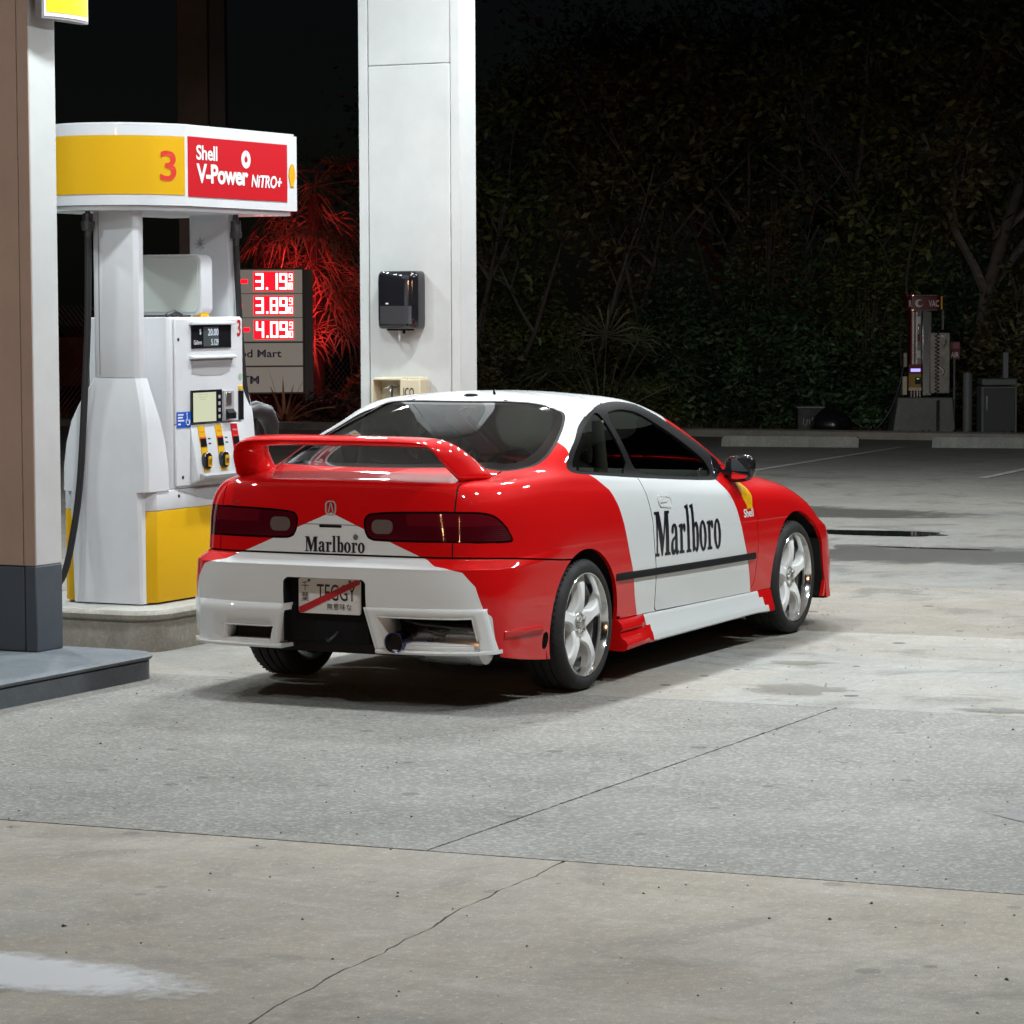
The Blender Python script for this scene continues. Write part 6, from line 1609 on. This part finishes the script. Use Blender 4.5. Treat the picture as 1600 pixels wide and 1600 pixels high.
SHR = [
 ((27.6, 9.55, .012), 1.0, 1.15, 2.15, 41, 11000, 'leaf_b', 'big round dense dark bush in the middle of the tree line'),
 ((27.5, 8.45, .012), .8, .8, 1.7, 42, 6000, 'leaf_b', 'dark bush between the round bush and the air machine'),
 ((26.4, 12.9, .012), .6, .8, 1.25, 43, 4500, 'leaf_c', 'low yellowish bush beside the foot of the white column'),
 ((26.9, 11.9, .012), .6, .7, 1.1, 44, 3500, 'leaf_a', 'low leafy bush left of the fan palm'),
 ((27.2, 10.7, .012), .5, .6, .8, 45, 2500, 'leaf_a', 'small bush right of the fan palm foot'),
 ((27.6, 7.2, .012), .7, .8, 1.5, 46, 4000, 'leaf_b', 'dark bush behind the air machine plinth'),
 ((28.0, 5.6, .012), .8, .9, 2.2, 47, 5000, 'leaf_c', 'olive bush behind the cabinet at the right edge'),
 ((28.6, 14.9, .012), .8, 1.0, 2.4, 48, 5000, 'leaf_b', 'dark bush left of the white column'),
 ((28.6, 13.4, .012), .7, 1.0, 3.2, 54, 5500, 'leaf_a', 'tall loose bush right beside the white column'),
 ((29.0, 12.0, .012), .7, .9, 3.4, 55, 5500, 'leaf_c', 'tall bush filling the gap behind the low leafy bush'),
 ((29.2, 8.3, .012), .7, .9, 3.3, 56, 5500, 'leaf_a', 'tall bush left behind the air machine'),
 ((29.4, 9.9, .012), .7, .9, 3.6, 57, 5500, 'leaf_c', 'tall bush rising behind the big round bush'),
 ((28.9, 6.6, .012), .6, .9, 3.0, 58, 4500, 'leaf_b', 'tall dim bush behind the bollard and cabinet'),
 ((28.4, 10.9, .012), .7, .8, 2.6, 49, 5000, 'leaf_b', 'tall dim bush behind the fan palm'),
]
M['leaf_r'] = leafmat('ruddy leaf', (.20, .06, .05), .4)
SHR += [((25.9, 15.2, .012), .5, .8, .5, 51, 2500, 'leaf_r', 'low ruddy ground cover right of the spiky plant'),
        ((25.6, 16.6, .012), .4, .7, .45, 52, 2000, 'leaf_r', 'low ruddy ground cover under the price sign'),
        ((28.2, 15.7, .012), .7, .7, 1.0, 53, 3000, 'leaf_c', 'dim bush at the foot of the skirted palm')]
for a in SHR: make_shrub(a[0], a[1], a[2], a[3], a[4], a[5], M[a[6]], a[7])
# fan palms
def fan_frond(b, base, d, L, fan, rnd, n=13):
    d = Vector(d).normalized(); side = d.cross(Vector((0, 0, 1))).normalized(); upv = side.cross(d)
    pts = []
    for i in range(6):
        t = i/5; pts.append(Vector(base)+d*L*t+Vector((0, 0, -.16*L*t*t)))
    b.tube([tuple(p) for p in pts], [.012, .011, .010, .009, .008, .007], 5, cap=False)
    e = pts[-1]; dd = (pts[-1]-pts[-2]).normalized()
    for k in range(n):
        a = math.radians(-105+210*k/(n-1)); v = (dd*math.cos(a)+side*math.sin(a)).normalized(); w = v.cross(upv).normalized()*.014
        l = fan*(1-.25*abs(a)/1.9)*rnd.uniform(.85, 1.1)
        m_ = e+v*l*.55+upv*.02; tip = e+v*l+Vector((0, 0, -.30*l*rnd.uniform(.5, 1.2)))
        b.add([e, m_-w, tip, m_+w], [(0, 1, 2, 3)])
FP = thing('fan_palm', 'low fan palm with spreading fronds in front of the trees', 'palm', (25.35, 10.72, .012)); rnd = random.Random(3)
for k in range(17):
    a = rnd.uniform(0, 6.28) if k > 6 else math.radians(60+k*40); el = rnd.uniform(.55, 1.35)
    b = MB(); fan_frond(b, (0, 0, .05), (math.cos(a)*math.cos(el), math.sin(a)*math.cos(el), math.sin(el)), rnd.uniform(1.0, 1.75), rnd.uniform(.5, .75), rnd); b.build('frond', M['frond'], FP)
# the tall palm with a dry skirt above the price sign
TP = thing('skirted_palm', 'palm with a hanging dry skirt lit red by the price sign', 'palm', (28.42, 16.95, .012)); rnd = random.Random(9)
MB().tube([(0, 0, 0), (.03, 0, 1.2), (.0, .02, 2.4), (0, 0, 3.4)], [.15, .13, .12, .11], 10).build('trunk', M['palmbark'], TP, smooth=60)
for k in range(84):
    a = rnd.uniform(0, 6.28); z = rnd.uniform(1.7, 3.6); b = MB()
    fan_frond(b, (.1*math.cos(a), .1*math.sin(a), z), (math.cos(a), math.sin(a), rnd.uniform(-1.5, -.1)), rnd.uniform(.45, .95), rnd.uniform(.55, .95), rnd, 11); b.build('dry_frond', M['frond_dead'], TP)
for k in range(16):
    a = rnd.uniform(0, 6.28); b = MB()
    fan_frond(b, (0, 0, 3.5), (math.cos(a), math.sin(a), rnd.uniform(-.1, 1.2)), rnd.uniform(.7, 1.1), rnd.uniform(.6, .8), rnd, 13); b.build('frond', M['frond'], TP)
# spiky plant in front of the sign, orange light put into its bronze colour
BP = thing('spiky_plant', 'bronze strap-leaved plant with warm light in its colour below the price sign', 'plant', (24.93, 15.47, .012)); rnd = random.Random(6)
M['bronze'] = leafmat('bronze leaf with warm light', (.70, .33, .17), .3)
for k in range(24):
    a = rnd.uniform(0, 6.28); el = rnd.uniform(.35, 1.4); L = rnd.uniform(.6, .95); d = Vector((math.cos(a)*math.cos(el), math.sin(a)*math.cos(el), math.sin(el))); s = d.cross(Vector((0, 0, 1))).normalized()
    b = MB(); A = []; B = []; C = []
    for i in range(7):
        t = i/6; w = .032*math.sin(math.pi*min(1, .18+t*.82))*(1-.6*t); p = d*L*t+Vector((0, 0, -.22*L*t*t*math.cos(el)*1.6))
        A.append(p-s*w); B.append(p-Vector((0, 0, .01))); C.append(p+s*w)
    strip(b, A, B); strip(b, B, C); b.build('leaf', M['bronze'], BP, smooth=80)
# grass at the bed edge
M['grass'] = leafmat('dry grass', (.075, .075, .028), .4)
g_ = np.random.default_rng(2); P = np.stack([g_.uniform(24.35, 27.5, 9000), g_.uniform(9, 20, 9000), np.full(9000, .012)], 1)
go = leaves_object('grass', P, .10, M['grass'], None, 2, droop=-1.0, aspect=.12); tag(go, 'rough grass along the planting bed', 'grass', kind='stuff')
P = np.stack([g_.uniform(24.35, 26.5, 5000), g_.uniform(3.5, 13, 5000), np.full(5000, .014)], 1)
lo_ = leaves_object('leaf_litter', P, .07, leafmat('leaf litter', (.07, .05, .03), .5), None, 4, droop=0.0, aspect=.5); tag(lo_, 'fallen leaves on the soil behind the kerb', 'leaf litter', kind='stuff')
# chain link fence
CF = back_thing('chain_fence', 'chain link fence behind the price sign', 'fence', (30.2, 16.9, .012))
for x in (-4, -2, 0, 1.2): MB().tube([(x, 0, 0), (x, 0, 1.75)], .025, 8).build('post', M['grey_metal'], CF)
MB().tube([(-4, 0, 1.72), (1.2, 0, 1.72)], .02, 8).build('top_rail', M['grey_metal'], CF)
b = MB()
for i in range(-30, 110):
    x = -4+i*.075
    for s_ in (1, -1):
        xa, xb = (x, x+1.7*.75) if s_ > 0 else (x+1.7*.75, x)
        za, zb_ = .02, 1.72
        if max(xa, xb) < -4 or max(xa, xb) > 1.2: continue
        b.add([(xa, s_*.002, za), (xa+.006, s_*.002, za), (xb+.006, s_*.002, zb_), (xb, s_*.002, zb_)], [(0, 1, 2, 3)])
wf = b.build('wire_mesh', M['grey_metal'], CF); wf['kind'] = 'stuff'
